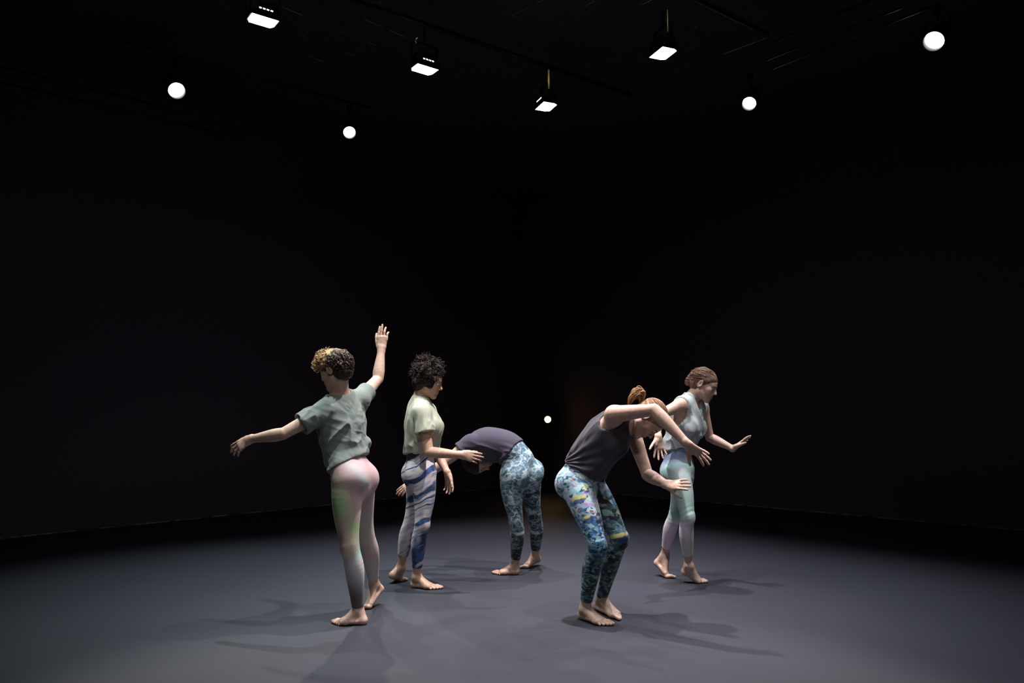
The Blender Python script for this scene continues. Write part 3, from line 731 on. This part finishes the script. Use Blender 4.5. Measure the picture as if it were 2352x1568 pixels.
def c1(v, n, b):
    L, W, fw, sd = legcoord(b, v); w1 = (fbm(v * 4.5, 3, 2) - .5) * .9; w2 = (fbm(v * 4, 9, 2) - .5) * .9
    hump = lambda c, hw: np.exp(-((L - c) / hw) ** 2)
    col = np.tile(rgb(192, 158, 162), (len(v), 1))
    col = blend(col, rgb(146, 186, 128), hump(.36 + w1 * .6, .27) * sstep(-.9, .45, fw + w2 * .6))
    col = blend(col, rgb(176, 128, 142), hump(.74 + w2, .14) * sstep(-.5, .8, fw + w1))
    col = blend(col, rgb(140, 178, 112), hump(.76 + w1, .18) * sstep(.5, -.8, fw + w2) * .9)
    dq = (v - at(822, 1090, 4.78)) @ nz(at(800, 1068, 4.8) - at(846, 1112, 4.8)); dp = np.linalg.norm(np.cross(v - at(822, 1090, 4.78), nz(at(800, 1068, 4.8) - at(846, 1112, 4.8))), axis=1)
    col = blend(col, rgb(182, 222, 224), np.exp(-(dp / .028) ** 2) * np.exp(-(dq / .09) ** 2) * .9)
    col = blend(col, rgb(222, 220, 165), hump(.99 + w1, .10) * sstep(-.6, .6, fw))
    col = blend(col, rgb(150, 205, 195), hump(1.04 + w2, .09) * sstep(.5, -.6, fw))
    col = blend(col, rgb(200, 197, 197), sstep(1.02, 1.3, L + w1 * .4)); col = blend(col, rgb(98, 90, 92), sstep(1.3, 1.8, L + w2 * .3))
    colr = blend(np.tile(rgb(192, 185, 176), (len(v), 1)), rgb(200, 168, 170), sstep(.4, .7, fbm(v * 8, 31, 3)))
    wr = (W == 1) * sstep(.25, .5, L); return col * (1 - wr[:, None]) + colr * wr[:, None]
leggings(b, c1, 'pastel pink, green and grey tie-dye leggings', (.93, .86), .20, soft=22)
# loose shirt, pulled up on the raised-arm side
g = Group(); torso_ops(g, b, .011, .18, .9, .0, .010); girdle_ops(g, b, .008); breast_ops(g, b, .010)
bk = -b.cfwd; wst = b.waist
g.u(econe(b.chest + bk * .022, wst + bk * .022 + V(.008, 0, .0), b.clat, (.140, .105), (.130, .096)), .03)
g.u(cone(at(836, 1016, 4.98), at(846, 1022, 5.02), .035, .016), .03)
hem = nz(at(838, 1037, 4.95) - at(757, 1079, 4.86)); hn = nz(np.cross(hem, V(.25, 1, .05))); hn = hn if hn[2] < 0 else -hn
g.cut(at(798, 1062, 4.88), hn)
g.sub(cone(b.neck + V(0, 0, -.028), b.head, .074, .080), .006)
gs = [g, sleeve(b, 'L', .012, .026, .56), sleeve(b, 'R', .012, .020, .40)]
v, f = polygonize(gs, .0042)
fd = folds(.008, 11, at(842, 930, 4.9) - at(752, 1070, 4.9), 4); fdb = folds(.0022, 22, at(842, 1040, 4.9) - at(740, 1000, 4.9), 9)
finish(b, 'shirt', v, f, M['cloth'], rgb(128, 136, 132), 'loose grey short-sleeved shirt', lambda v, n: (fd(v) + fdb(v)) * sstep(-.1, .06, D1.chest[2] + .10 - v[:, 2]))
def h1(v, n):
    q = (v - D1.head) @ head_R(D1); t = sstep(-.06, .06, q[:, 1] + q[:, 2] * .35 + .10 * (fbm(v * 40, 3, 2) - .5) * 2 + .01)
    return blend(np.tile(rgb(62, 46, 40), (len(v), 1)), rgb(196, 160, 116), t * sstep(.0, .05, q[:, 2]))
def ex1(g, P, R):
    g.u(ell(P(0, .030, .092), R, (.068, .085, .042)), .02); g.u(ell(P(0, .100, .072), R, (.056, .034, .034)), .02); g.u(ell(P(0, -.062, -.035), R, (.058, .044, .055)), .03)
hair_cap(b, h1, .011, ex1, -.088, disp=.011)
rs = np.random.RandomState(3); np.random.seed(3); paths = []; cols = []; R = head_R(b)
for i in range(1250):
    if i < 700:                                                 # curls on the crown and over the brow
        a0 = rs.uniform(0, 2 * math.pi); rr = math.sqrt(rs.rand()); x, y = .070 * rr * math.cos(a0), .040 + .098 * rr * math.sin(a0)
        z = .130 * math.sqrt(max(.02, 1 - rr ** 2 * .85)) - .25 * max(0, y - .06); base = V(x, y, z + .004); nrm = nz(V(x * 6, (y - .04) * 4, .8)); blond = float(np.clip((y + .045) / .09 + rs.normal() * .3, .1, 1))
        d = nz(nrm * .35 + V(rs.normal() * .5, .5 + rs.normal() * .4, rs.normal() * .3)); ln = .014 + .022 * rs.rand(); cr = .005 + .004 * rs.rand(); turns = 6 + 3 * rs.rand()
    else:                                                       # cropped back and sides
        th, zz = rs.uniform(math.pi * .92, math.pi * 2.08), rs.uniform(-.72, .9); rr = math.sqrt(1 - zz * zz); nrm = V(rr * math.cos(th), rr * math.sin(th), zz)
        base = V(0, -.020, .030) + nrm * V(.086, .106, .094); blond = 0
        if base[1] > -.045 and base[2] < .03: continue
        d = nz(V(rs.normal() * .5, -.35 + rs.normal() * .3, -.8) + nrm * .15); ln = .028 + .02 * rs.rand(); cr = .004; turns = 4; blond = float(np.clip(rs.normal() * .22 + (zz - .55) * .7, 0, .6))
    ax1 = nz(np.cross(d, V(.2, .4, 1))); ax2 = np.cross(d, ax1); ph0 = rs.uniform(0, 6.28)
    paths.append([b.head + R @ (base + d * ln * t - (1 - blond) * nrm * .35 * ln * t * t + cr * (ax1 * math.cos(ph0 + turns * t) + ax2 * math.sin(ph0 + turns * t))) for t in np.linspace(0, 1, 9)])
    dk = rs.rand(); gold = rgb(220, 186, 142) * (1 - .6 * dk) + rgb(132, 94, 58) * .6 * dk; dark = rgb(58, 44, 40) if dk > .2 else rgb(120, 100, 92)
    cols.append(gold * blond + dark * (1 - blond))
strands(b, 'hair_lock', paths, .0040, cols)

# ---- 2: dark curly updo, pale shirt, blue and white leggings
j = dict(hipL=(962, 1086, 5.97), hipR=(972, 1088, 5.81), kneeL=(944, 1195, 6.02), ankL=(921, 1303, 6.06), kneeR=(969, 1206, 5.77), ankR=(957, 1325, 5.86),
         heelL=(900, 1327, 6.00), ballL=('g', 917, 1334), toeL=('g', 931, 1332), heelR=('g', 948, 1348), ballR=('g', 988, 1352), toeR=('g', 1012, 1354),
         waist=(964, 1036, 5.88), chest=(971, 982, 5.86), neck=(962, 922, 5.86), head=(984, 874, 5.85),
         shoL=(983, 948, 6.02), shoR=(969, 950, 5.69), elbL=(1002, 1036, 6.08), wriL=(1028, 1086, 5.92), elbR=(985, 1038, 5.63), wriR=(1058, 1044, 5.57))
b = make(j, (.93, .10, -.30), (.30, 0, 1),
         {'R': dict(dir=(1, .05, -.17), palm=(.05, 1, -.15), curl=(8, 9, 12, 16), mcp=8, spread=(3, 0, -4, -9), thumb=(14, 6)),
          'L': dict(dir=(.16, -.1, -1), palm=(-.5, -.8, 0), curl=(16, 18, 20, 24), mcp=10, thumb=(22, 10))},
         {'L': (.9, .2, 0), 'R': (1, -.1, 0)}, m=.95, ears=False)
person(b, 'dancer with dark curly pinned-up hair, pale shirt and blue-and-white leggings', V(.52, .315, .225)); D2 = b
def c2(v, n, b):
    L, W, fw, sd = legcoord(b, v); x0 = at(972, 1100, 5.8)[0]
    q = v[:, 2] - (v[:, 0] - x0) * .50 + .07 * (fbm(v * V(7, 7, 4), 4, 3) - .5)
    cream = blend(np.tile(rgb(208, 200, 204), (len(v), 1)), rgb(160, 156, 176), sstep(.45, .7, fbm(np.stack([q * 60, v[:, 0] * 12, v[:, 1] * 12], 1), 8, 3)))
    rag = (fbm(np.stack([q * 80, v[:, 0] * 14, v[:, 1] * 14], 1), 6, 3) - .5); w_ = np.zeros(len(v))
    for z0, hw in ((1.03, .022), (.935, .006), (.835, .024), (.700, .030), (.640, .006), (.600, .005), (.500, .016), (.36, .055), (.25, .050), (.16, .035)):
        w_ = np.maximum(w_, sstep(1.2, .8, np.abs(q - z0) / hw + rag * 1.6 + .9 * (fbm(v * 11, int(z0 * 100), 2) - .5)))
    w_ = w_ * (1 - .8 * sstep(.58, .7, fbm(v * 9, 91, 2)) * (L > .9))
    far = (W == 0) & (L > .75); w_ = np.where(far, .9 * sstep(.15, .6, fw + rag), w_)
    blue = blend(np.tile(rgb(46, 60, 92), (len(v), 1)), rgb(72, 104, 166), sstep(.45, .75, fbm(v * 18, 15, 3)))
    return cream * (1 - w_[:, None]) + blue * w_[:, None]
leggings(b, c2, 'white leggings with navy blue brushed bands', (.74, .80), .36)
g = Group(); torso_ops(g, b, .012, .25, .9, .004, .010); girdle_ops(g, b, .010); breast_ops(g, b, .014)
g.u(econe(b.chest + b.cfwd * .02, b.waist + b.cfwd * .015, b.clat, (.145, .120), (.135, .125)), .03)
g.cut(b.waist + V(0, 0, -.005), nz(V(.10, 0, -1))); g.sub(cone(b.neck + V(0, 0, .0), b.head, .058, .066), .006)
gs = [g, sleeve(b, 'R', .014, .028, .50), sleeve(b, 'L', .014, .028, .50)]
v, f = polygonize(gs, .0042); fd2 = folds(.008, 15, V(.25, .1, 1), 14)
finish(b, 'shirt', v, f, M['cloth'], rgb(178, 180, 163), 'pale cream short-sleeved shirt', lambda v, n: fd2(v) * sstep(0, .15, D2.neck[2] - .03 - v[:, 2]))
def ex2(g, P, R):
    for p, r in (((0, -.02, .105), (.055, .060, .045)), ((0, .035, .110), (.05, .05, .04)), ((0, -.085, .07), (.05, .045, .045)), ((0, .075, .085), (.045, .03, .028)), ((.02, -.06, -.04), (.055, .05, .05)), ((-.02, -.06, -.04), (.055, .05, .05))):
        g.u(ell(P(*p), R, r), .02)
    for s in (-1, 1): g.u(ell(P(s * .058, .012, -.018), R, (.022, .038, .045)), .02)
R = head_R(b)
g = Group(); k = b.hk; P = lambda x, y, z: b.head + R @ (V(x, y, z) * k)
g.u(ell(P(0, -.020, .038), R, V(.086, .102, .092))); g.u(ell(P(0, -.055, -.040), R, (.064, .056, .066)), .03); ex2(g, P, R)
g.sub(ell(P(0, .125, -.035), R, V(.09, .075, .098)), .01)
v, f = polygonize([g], .0045)
finish(b, 'hair', v, f, M['hair'], rgb(34, 22, 21), 'dark brown curly hair pinned up', lambda v, n: .010 * (2 * fbm((v - D2.head) * 42, 3, 3) - 1))
rs = np.random.RandomState(5); paths = []; cols = []
for i in range(420):
    th, zz = rs.uniform(0, 2 * math.pi), rs.uniform(-.5, 1); rr = math.sqrt(max(0, 1 - zz * zz)); nrm = V(rr * math.cos(th), rr * math.sin(th), zz)
    base = V(0, -.022, .045) + nrm * V(.088, .106, .100) + (V(0, -.005, .025) if zz > .6 else 0)
    if base[1] > .055 and base[2] < .055: continue
    d = nz(rs.normal(size=3) + nrm * .5); ax1 = nz(np.cross(d, nrm + .01)); ax2 = np.cross(d, ax1); cr = .006 + .006 * rs.rand(); ln = .03 + .03 * rs.rand(); ph0 = rs.uniform(0, 6.28)
    paths.append([b.head + R @ (base + d * ln * t + cr * (ax1 * math.cos(ph0 + 11 * t) + ax2 * math.sin(ph0 + 11 * t))) for t in np.linspace(0, 1, 10)])
    cols.append(rgb(40, 26, 24) if rs.rand() > .25 else rgb(74, 52, 46))
strands(b, 'hair_lock', paths, .0028, cols)

# ---- 3: folded forward away from us
j = dict(hipL=(1175, 1090, 6.24), hipR=(1216, 1088, 6.41), kneeL=(1186, 1196, 6.24), ankL=(1183, 1298, 6.35), kneeR=(1229, 1188, 6.48), ankR=(1229, 1275, 6.66),
         heelL=('g', 1188, 1319), ballL=('g', 1152, 1319), toeL=('g', 1131, 1319), heelR=(1237, 1289, 6.72), ballR=('g', 1210, 1304), toeR=('g', 1194, 1304),
         waist=(1172, 1027, 6.32), chest=(1120, 1017, 6.37), neck=(1082, 1030, 6.42), head=(1098, 1056, 6.46),
         shoL=(1078, 1018, 6.28), shoR=(1092, 1012, 6.56), elbL=(1012, 1068, 6.25), wriL=(949, 1108, 6.25), elbR=(1040, 1050, 6.66), wriR=(985, 1080, 6.70))
b = make(j, (.55, -.2, -.75), (-.5, .1, -.55),
         {'L': dict(dir=(-.82, 0, -.55), palm=(.2, .8, -.5), curl=(8, 8, 10, 12), mcp=6, spread=(3, 0, -3, -7), thumb=(20, 10)),
          'R': dict(dir=(-.82, 0, -.55), palm=(.2, -.8, -.5))},
         {'L': (-1, .2, 0), 'R': (-1, .3, 0)}, m=.98, butt=1.02, ears=False, sac=True)
person(b, 'dancer folded far forward in a dark grey shirt and teal marbled leggings', V(.54, .34, .25)); D3 = b
def c3(v, n, b):
    L, W, fw, sd = legcoord(b, v); w_ = fbm(v * 5, 2, 3)
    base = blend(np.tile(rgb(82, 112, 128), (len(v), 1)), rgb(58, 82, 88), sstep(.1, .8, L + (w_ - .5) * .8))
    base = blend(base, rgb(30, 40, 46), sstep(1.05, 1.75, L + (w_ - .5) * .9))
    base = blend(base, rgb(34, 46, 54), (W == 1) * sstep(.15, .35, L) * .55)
    q = v + .07 * np.stack([fbm(v * 8, 41, 3), fbm(v * 8, 52, 3), fbm(v * 8, 63, 3)], 1); q = q * V(1, 1, 1.5)
    r1 = 1 - np.abs(2 * fbm(q * 13, 77, 3) - 1) * 2.2; r2 = 1 - np.abs(2 * fbm(q * 30, 87, 3) - 1) * 2.2
    base = blend(base, rgb(30, 42, 50), sstep(.52, .70, fbm(q * 10 + 9, 97, 3)) * .8)
    k_ = 1 - .6 * sstep(.4, 1.8, L)
    base = blend(base, rgb(190, 206, 214), np.clip(sstep(.62, .98, r1) * .65 + sstep(.65, .98, r2) * .45, 0, 1) * k_)
    return blend(base, rgb(190, 214, 216), sstep(.0, .8, 1 - np.abs(L - 1.25 + (w_ - .5) * .3) / .06) * sstep(.4, .6, fbm(v * 30, 5, 2)))
leggings(b, c3, 'teal and slate marbled leggings', (.84, .82), .32, waist_n=nz(V(-.75, .2, .62)))
g = Group(); torso_ops(g, b, .012, .18, .95, .004, .006); girdle_ops(g, b, .010); breast_ops(g, b, .014)
g.u(cone(b.chest + V(0, 0, -.07), b.waist + V(-.02, 0, -.05), .08, .07), .04)
g.cut(b.pel + (b.waist - b.pel) * .80, nz(V(.75, -.2, -.62))); g.sub(cone(b.neck, b.head, .056, .07), .006)
gs = [g, sleeve(b, 'L', .012, .020, .32), sleeve(b, 'R', .012, .020, .32)]
v, f = polygonize(gs, .0045); fd3 = folds(.008, 15, V(1, 0, -.25), 24)
finish(b, 'shirt', v, f, M['cloth'], rgb(74, 70, 84), 'dark grey short-sleeved shirt', lambda v, n: fd3(v) * sstep(.02, -.06, v[:, 2] - D3.chest[2] - .02))
hair_cap(b, rgb(40, 27, 24), .014, None, -.06, disp=.006)

# ---- 4: bent forward with rounded arms, charcoal tank, painted leggings
j = dict(hipL=(1354, 1114, 5.11), hipR=(1321, 1111, 4.96), kneeL=(1424, 1236, 4.95), ankL=(1382, 1376, 5.16), kneeR=(1373, 1254, 4.79), ankR=(1344, 1398, 4.94),
         heelL=('g', 1370, 1399), ballL=('g', 1412, 1417), toeL=('g', 1432, 1424), heelR=('g', 1334, 1420), ballR=('g', 1380, 1434), toeR=('g', 1403, 1439),
         waist=(1346, 1058, 5.02), chest=(1396, 1000, 4.97), neck=(1443, 962, 4.95), head=(1490, 961, 4.90),
         shoL=(1452, 990, 5.10), shoR=(1410, 951, 4.80), elbL=(1487, 1090, 4.97), wriL=(1530, 1112, 4.79), elbR=(1502, 941, 4.63), wriR=(1577, 1018, 4.52))
b = make(j, (.30, -.18, -.93), (.85, -.2, .35),
         {'R': dict(dir=(.78, -.15, -.6), palm=(-.55, -.55, -.6), curl=(8, 6, 6, 8), mcp=4, spread=(20, 6, -8, -24), thumb=(48, 4), k=1.05),
          'L': dict(dir=(.80, -.58, .02), palm=(.45, .62, -.60), curl=(4, 4, 5, 6), mcp=-6, spread=(6, 2, -3, -9), thumb=(34, 6), k=.98)},
         {'L': (.8, -.55, 0), 'R': (.8, -.6, 0)}, m=1.0, ma=1.04, ears=True)
person(b, 'dancer bending forward with rounded arms, charcoal tank top and painted blue leggings'); D4 = b
def c4(v, n, b):
    L, W, fw, sd = legcoord(b, v); q = v + .030 * np.stack([fbm(v * 16, 41, 3), fbm(v * 16, 52, 3), fbm(v * 16, 63, 3)], 1)
    q = q + V(.45, .1, 0) * (q[:, 2:3] - .6) * .5
    big = cells(q * V(24, 24, 44), 5); sml = cells(q * V(52, 52, 95), 9); pick = fbm(v * 14, 8, 2)
    light = np.array([rgb(*c) for c in ((176, 206, 210), (150, 186, 200), (196, 200, 222), (120, 168, 186), (186, 204, 186), (78, 116, 150), (60, 84, 110), (170, 160, 205))])
    mid = np.array([rgb(*c) for c in ((70, 116, 168), (110, 158, 184), (40, 62, 96), (150, 186, 190), (52, 80, 92), (30, 42, 60), (120, 146, 134), (60, 100, 150))])
    dark = np.array([rgb(*c) for c in ((58, 84, 88), (34, 48, 58), (106, 134, 130), (48, 70, 86), (136, 160, 150), (70, 100, 108), (30, 40, 48), (86, 118, 136))])
    i = (np.where(pick > .52, sml, big) * 7.999).astype(int)
    Lw = L + (fbm(v * 9, 31, 2) - .5) * .5 + .35 * (W == 0) * sstep(.05, .3, L)
    col = light[i]; t = sstep(.45, .60, Lw)[:, None]; col = col * (1 - t) + mid[i] * t; t = sstep(1.0, 1.2, Lw)[:, None]; col = col * (1 - t) + dark[i] * t
    t = ((W == 0) * sstep(.1, .25, L) * (fbm(v * 7, 77, 2) > .42))[:, None]; col = col * (1 - t) + dark[i] * t
    for (px, py, Y, rx, rz) in ((1327, 1142, 4.85, .045, .014), (1422, 1232, 4.87, .060, .013), (1350, 1190, 4.74, .025, .016), (1345, 1120, 4.85, .02, .008)):
        c = at(px, py, Y); d = np.hypot((v[:, 0] - c[0]) / rx, (v[:, 2] - c[2] - .25 * (v[:, 0] - c[0])) / rz) + 1.2 * (fbm(v * 45, 5, 2) - .5); col = blend(col, rgb(206, 202, 122), sstep(1.1, .9, d) * .9)
        d = np.hypot((v[:, 0] - c[0] - .01) / rx, (v[:, 2] - c[2] + .022 - .25 * (v[:, 0] - c[0])) / rz) + 1.2 * (fbm(v * 45, 6, 2) - .5); col = blend(col, rgb(34, 52, 100), sstep(1.1, .9, d) * .8)
    pk = (cells(q * V(60, 60, 90), 71) > .965); return blend(col, rgb(186, 120, 130), pk * .8 * (L < 1.3))
leggings(b, c4, 'blue, teal and yellow painted-print leggings', (.95, .86), .20, waist_n=nz(V(.55, -.1, .75)))
g = Group(); torso_ops(g, b, .010, .10, .9, .003, .010); girdle_ops(g, b, .008); breast_ops(g, b, .014)
g.u(econe(b.chest + b.cfwd * .045, b.waist + b.cfwd * .06 + V(.01, 0, -.03), b.clat, (.135, .085), (.13, .075)), .03)
g.cut(b.pel + (b.waist - b.pel) * .55, nz(V(-.42, .1, -.85)))
g.sub(cone(b.neck - b.cup * .035 + b.cfwd * .02, b.head, .085, .10), .008)
for s in 'LR':
    d = nz(b.elb[s] - b.sho[s]); sd_ = b.clat * (1 if s == 'R' else -1)
    g.sub(ell(b.sho[s] + sd_ * .035 - b.cup * .01, np.array([b.clat, b.cfwd, b.cup]).T, (.100, .118, .120)), .008)
v, f = polygonize([g], .0042); 
def rad4(v, n):
    p0 = at(1292, 1062, 4.95); dx = v[:, 0] - p0[0]; dz = v[:, 2] - p0[2]; r = np.hypot(dx, dz)
    return .006 * np.sin(np.arctan2(dz, dx) * 21 + 2.5 * fbm(v * 6, 3, 2)) * np.exp(-(r / .22) ** 2) * sstep(0, .05, r) + fd4(v) * .45
fd4 = folds(.010, 14, b.chest - b.pel + V(.15, 0, 0), 34)
finish(b, 'tank_top', v, f, M['cloth'], rgb(74, 70, 78), 'charcoal grey sleeveless tank top', rad4)
def h4(v, n): q = (v - D4.head) @ head_R(D4); return blend(np.tile(rgb(122, 88, 66), (len(v), 1)), rgb(160, 122, 92), sstep(.4, .65, fbm(q * V(60, 60, 60), 3, 2)))
hair_cap(b, h4, .008, None, -.05, disp=.002)
R = head_R(b); P = lambda x, y, z: b.head + R @ V(x, y, z)
root = P(0, -.108, -.006); rs = np.random.RandomState(8); paths = []; cols = []
for i in range(300):                                         # combed back to the tail
    th, yy = rs.uniform(0, 2 * math.pi), rs.uniform(-.75, .85); rr = math.sqrt(1 - yy * yy)
    s0 = V(rr * math.cos(th), yy, rr * math.sin(th)); s1 = V(0, -1, .02)
    if s0[2] < -.45 or (s0[1] > .35 and s0[2] < .45): continue
    pts = []
    for t in np.linspace(0, 1, 9):
        s_ = nz(s0 * (1 - t) + s1 * t + 1e-4); pts.append(b.head + R @ (V(0, -.018, .036) + s_ * (V(.083, .102, .090) + .002)))
    paths.append(pts); cols.append(rgb(132, 96, 70) if rs.rand() > .4 else rgb(176, 138, 104))
strands(b, 'hair_lock', paths, .0024, cols)
tail = []; tc = []
spine = np.array(catmull([root, at(1474, 905, 4.93), at(1465, 901, 4.93), at(1456, 908, 4.93), at(1448, 922, 4.93), at(1441, 940, 4.93)], 3))
for i in range(120):
    o_ = rs.normal(size=3) * V(.010, .012, .010); pts = [spine[q] + o_ * (.35 + 1.1 * math.sin(math.pi * min(1, q / (len(spine) - 1) * 1.15))) for q in range(len(spine))]
    tail.append(pts); tc.append(rgb(168, 130, 92) if rs.rand() > .35 else rgb(112, 80, 58))
strands(b, 'ponytail', tail, .0030, tc)
mb = MB(); ax_ = nz(at(1474, 905, 4.93) - root); u = nz(np.cross(ax_, V(0, 1, 0))); w_ = np.cross(ax_, u)
mb.tube([root + ax_ * .004 + .016 * (u * math.cos(q) + w_ * math.sin(q)) - b.o for q in np.linspace(0, 2 * math.pi, 17)], .006, 8, False); mb.build('hair_tie', M['tie'], b.e, smooth=True)

# ---- 5: on tiptoe in a pale tank top, hand held out
j = dict(hipL=(1568, 1080, 6.13), hipR=(1553, 1080, 5.97), kneeL=(1551, 1184, 6.12), ankL=(1527, 1275, 6.27), kneeR=(1579, 1188, 5.90), ankR=(1582, 1298, 6.00),
         heelL=(1508, 1297, 6.31), ballL=('g', 1531, 1326), toeL=('g', 1549, 1326), heelR=(1570, 1318, 6.03), ballR=('g', 1605, 1338), toeR=('g', 1621, 1340),
         waist=(1557, 1030, 6.05), chest=(1574, 976, 6.03), neck=(1586, 918, 6.03), head=(1616, 883, 5.99),
         shoL=(1613, 938, 6.16), shoR=(1562, 931, 5.90), elbL=(1630, 1004, 6.20), wriL=(1684, 1030, 6.08), elbR=(1507, 956, 5.82), wriR=(1512, 1004, 5.68))
b = make(j, (.82, -.38, -.42), (.42, -.1, 1),
         {'R': dict(dir=(.05, -.15, -1), palm=(.2, -1, .1), curl=(6, 6, 6, 8), mcp=4, spread=(20, 7, -6, -20), thumb=(48, 6)),
          'L': dict(dir=(.80, -.1, .58), palm=(.5, -.35, -.62), curl=(5, 5, 6, 8), mcp=-3, spread=(8, 3, -3, -9), thumb=(42, 6))},
         {'L': (.9, -.2, 0), 'R': (.95, -.3, 0)}, m=.92, ma=.95, butt=.93)
person(b, 'dancer on tiptoe with tied-back hair, pale grey tank top and mint leggings'); D5 = b
def c5(v, n, b):
    L, W, fw, sd = legcoord(b, v); w_ = fbm(v * 8, 3, 3) - .5
    col = np.tile(rgb(192, 218, 208), (len(v), 1)); col = blend(col, rgb(214, 210, 216), sstep(.45, .65, fbm(v * 7, 13, 3)) * .7)
    col = blend(col, rgb(130, 140, 180), sstep(-.06, -.28, L + w_ * .35) * .9); col = blend(col, rgb(150, 205, 215), sstep(.1, .9, 1 - np.abs(L + .06 + w_ * .3) / .07) * .7)
    col = blend(col, rgb(130, 190, 182), sstep(0, 1, 1 - np.abs(L - .90 + w_ * .4) / .28) * .18)
    col = blend(col, rgb(222, 212, 226), sstep(1.0, 1.12, L + w_ * .3)); col = blend(col, rgb(206, 206, 200), sstep(1.3, 1.55, L + w_ * .3) * (W == 1))
    col = blend(col, rgb(200, 175, 205), sstep(.5, .7, fbm(v * 12, 23, 2)) * (L > 1.1) * (W == 0) * .7)
    return blend(col, rgb(96, 150, 150), (W == 0) * sstep(.75, .9, L) * sstep(1.12, .95, L) * .35)
def d5(v, n):
    L, W, fw, sd = legcoord(D5, v); return .0006 * np.sin(L * 62 + fw * 3 + 6 * fbm(v * 9, 3, 2)) * sstep(.28, .1, np.abs(L - .97))
leggings(b, c5, 'pale mint leggings fading to lilac', (.80, .78), .36, d5, waist_n=nz(V(.1, 0, 1)), soft=8)
g = Group(); torso_ops(g, b, .012, .22, .9, .004, .008); girdle_ops(g, b, .008); breast_ops(g, b, .014)
g.u(econe(b.chest + b.cfwd * .015, b.waist + b.cfwd * .01, b.clat, (.138, .110), (.128, .108)), .03)
g.cut(b.waist + V(0, 0, .008), nz(V(.15, 0, -1)))
g.sub(cone(b.neck + b.cup * .015 + b.cfwd * .01, b.head, .060, .075), .006); g.sub(cone(b.neck + b.cup * .02 + b.cfwd * .06, b.chest + b.cfwd * .16 + b.cup * .075, .05, .012), .006)
for s in 'LR':
    sd_ = b.clat * (1 if s == 'R' else -1)
    g.sub(ell(b.sho[s] + sd_ * .028 - b.cup * .040, np.array([b.clat, b.cfwd, b.cup]).T, (.078, .098, .118)), .006)
v, f = polygonize([g], .0042); fd5 = folds(.010, 15, V(.45, 0, -1), 44)
finish(b, 'tank_top', v, f, M['cloth'], rgb(176, 182, 184), 'pale grey sleeveless tank top', lambda v, n: fd5(v) * .8)
g = Group(); torso_ops(g, b, .005, .52, .74)
for s in 'LR': g.sub(cone(b.sho[s] + V(0, 0, .05), b.elb[s], .03, .03), .01)
v, f = polygonize([g], .005); finish(b, 'bra_top', v, f, M['cloth'], rgb(24, 20, 22), 'black bra edge under the tank top')
def h5(v, n): q = (v - D5.head) @ head_R(D5); return blend(np.tile(rgb(98, 72, 60), (len(v), 1)), rgb(134, 102, 86), sstep(.4, .65, fbm(q * 55, 3, 2)))
def ex5(g, P, R): g.u(ell(P(0, -.118, -.012), R, (.036, .026, .050)), .014); g.u(ell(P(0, -.100, .040), R, (.04, .03, .03)), .02)
hair_cap(b, h5, .008, ex5, -.055, disp=.0025)
R = head_R(b); rs = np.random.RandomState(11); paths = []; cols = []
for i in range(320):
    th, yy = rs.uniform(0, 2 * math.pi), rs.uniform(-.7, .88); rr = math.sqrt(1 - yy * yy); s0 = V(rr * math.cos(th), yy, rr * math.sin(th)); s1 = nz(V(0, -1, -.25))
    if s0[2] < -.4 or (s0[1] > .30 and s0[2] < .42) or (abs(s0[0]) > .8 and s0[2] < .0): continue
    pts = []; wv = rs.normal() * .004
    for t in np.linspace(0, 1, 9):
        s_ = nz(s0 * (1 - t) + s1 * t + 1e-4); pts.append(b.head + R @ (V(0, -.018, .036) + s_ * (V(.083, .102, .090) + .002 + wv * math.sin(t * 7))))
    paths.append(pts); cols.append(rgb(112, 82, 68) if rs.rand() > .4 else rgb(160, 126, 108))
for i in range(70):
    a0 = rs.uniform(0, 6.28); hgt = rs.uniform(-.9, .9); pts = []
    for t in np.linspace(0, 1, 9):
        a1 = a0 + t * 2.2; rr = math.sqrt(1 - hgt * hgt); pts.append(b.head + R @ (V(0, -.118, -.012) + V(.037 * rr * math.cos(a1), .027 * math.sin(a1) * rr, .050 * hgt) + 0))
    paths.append(pts); cols.append(rgb(104, 74, 64) if rs.rand() > .4 else rgb(150, 116, 102))
strands(b, 'hair_lock', paths, .0024, cols)
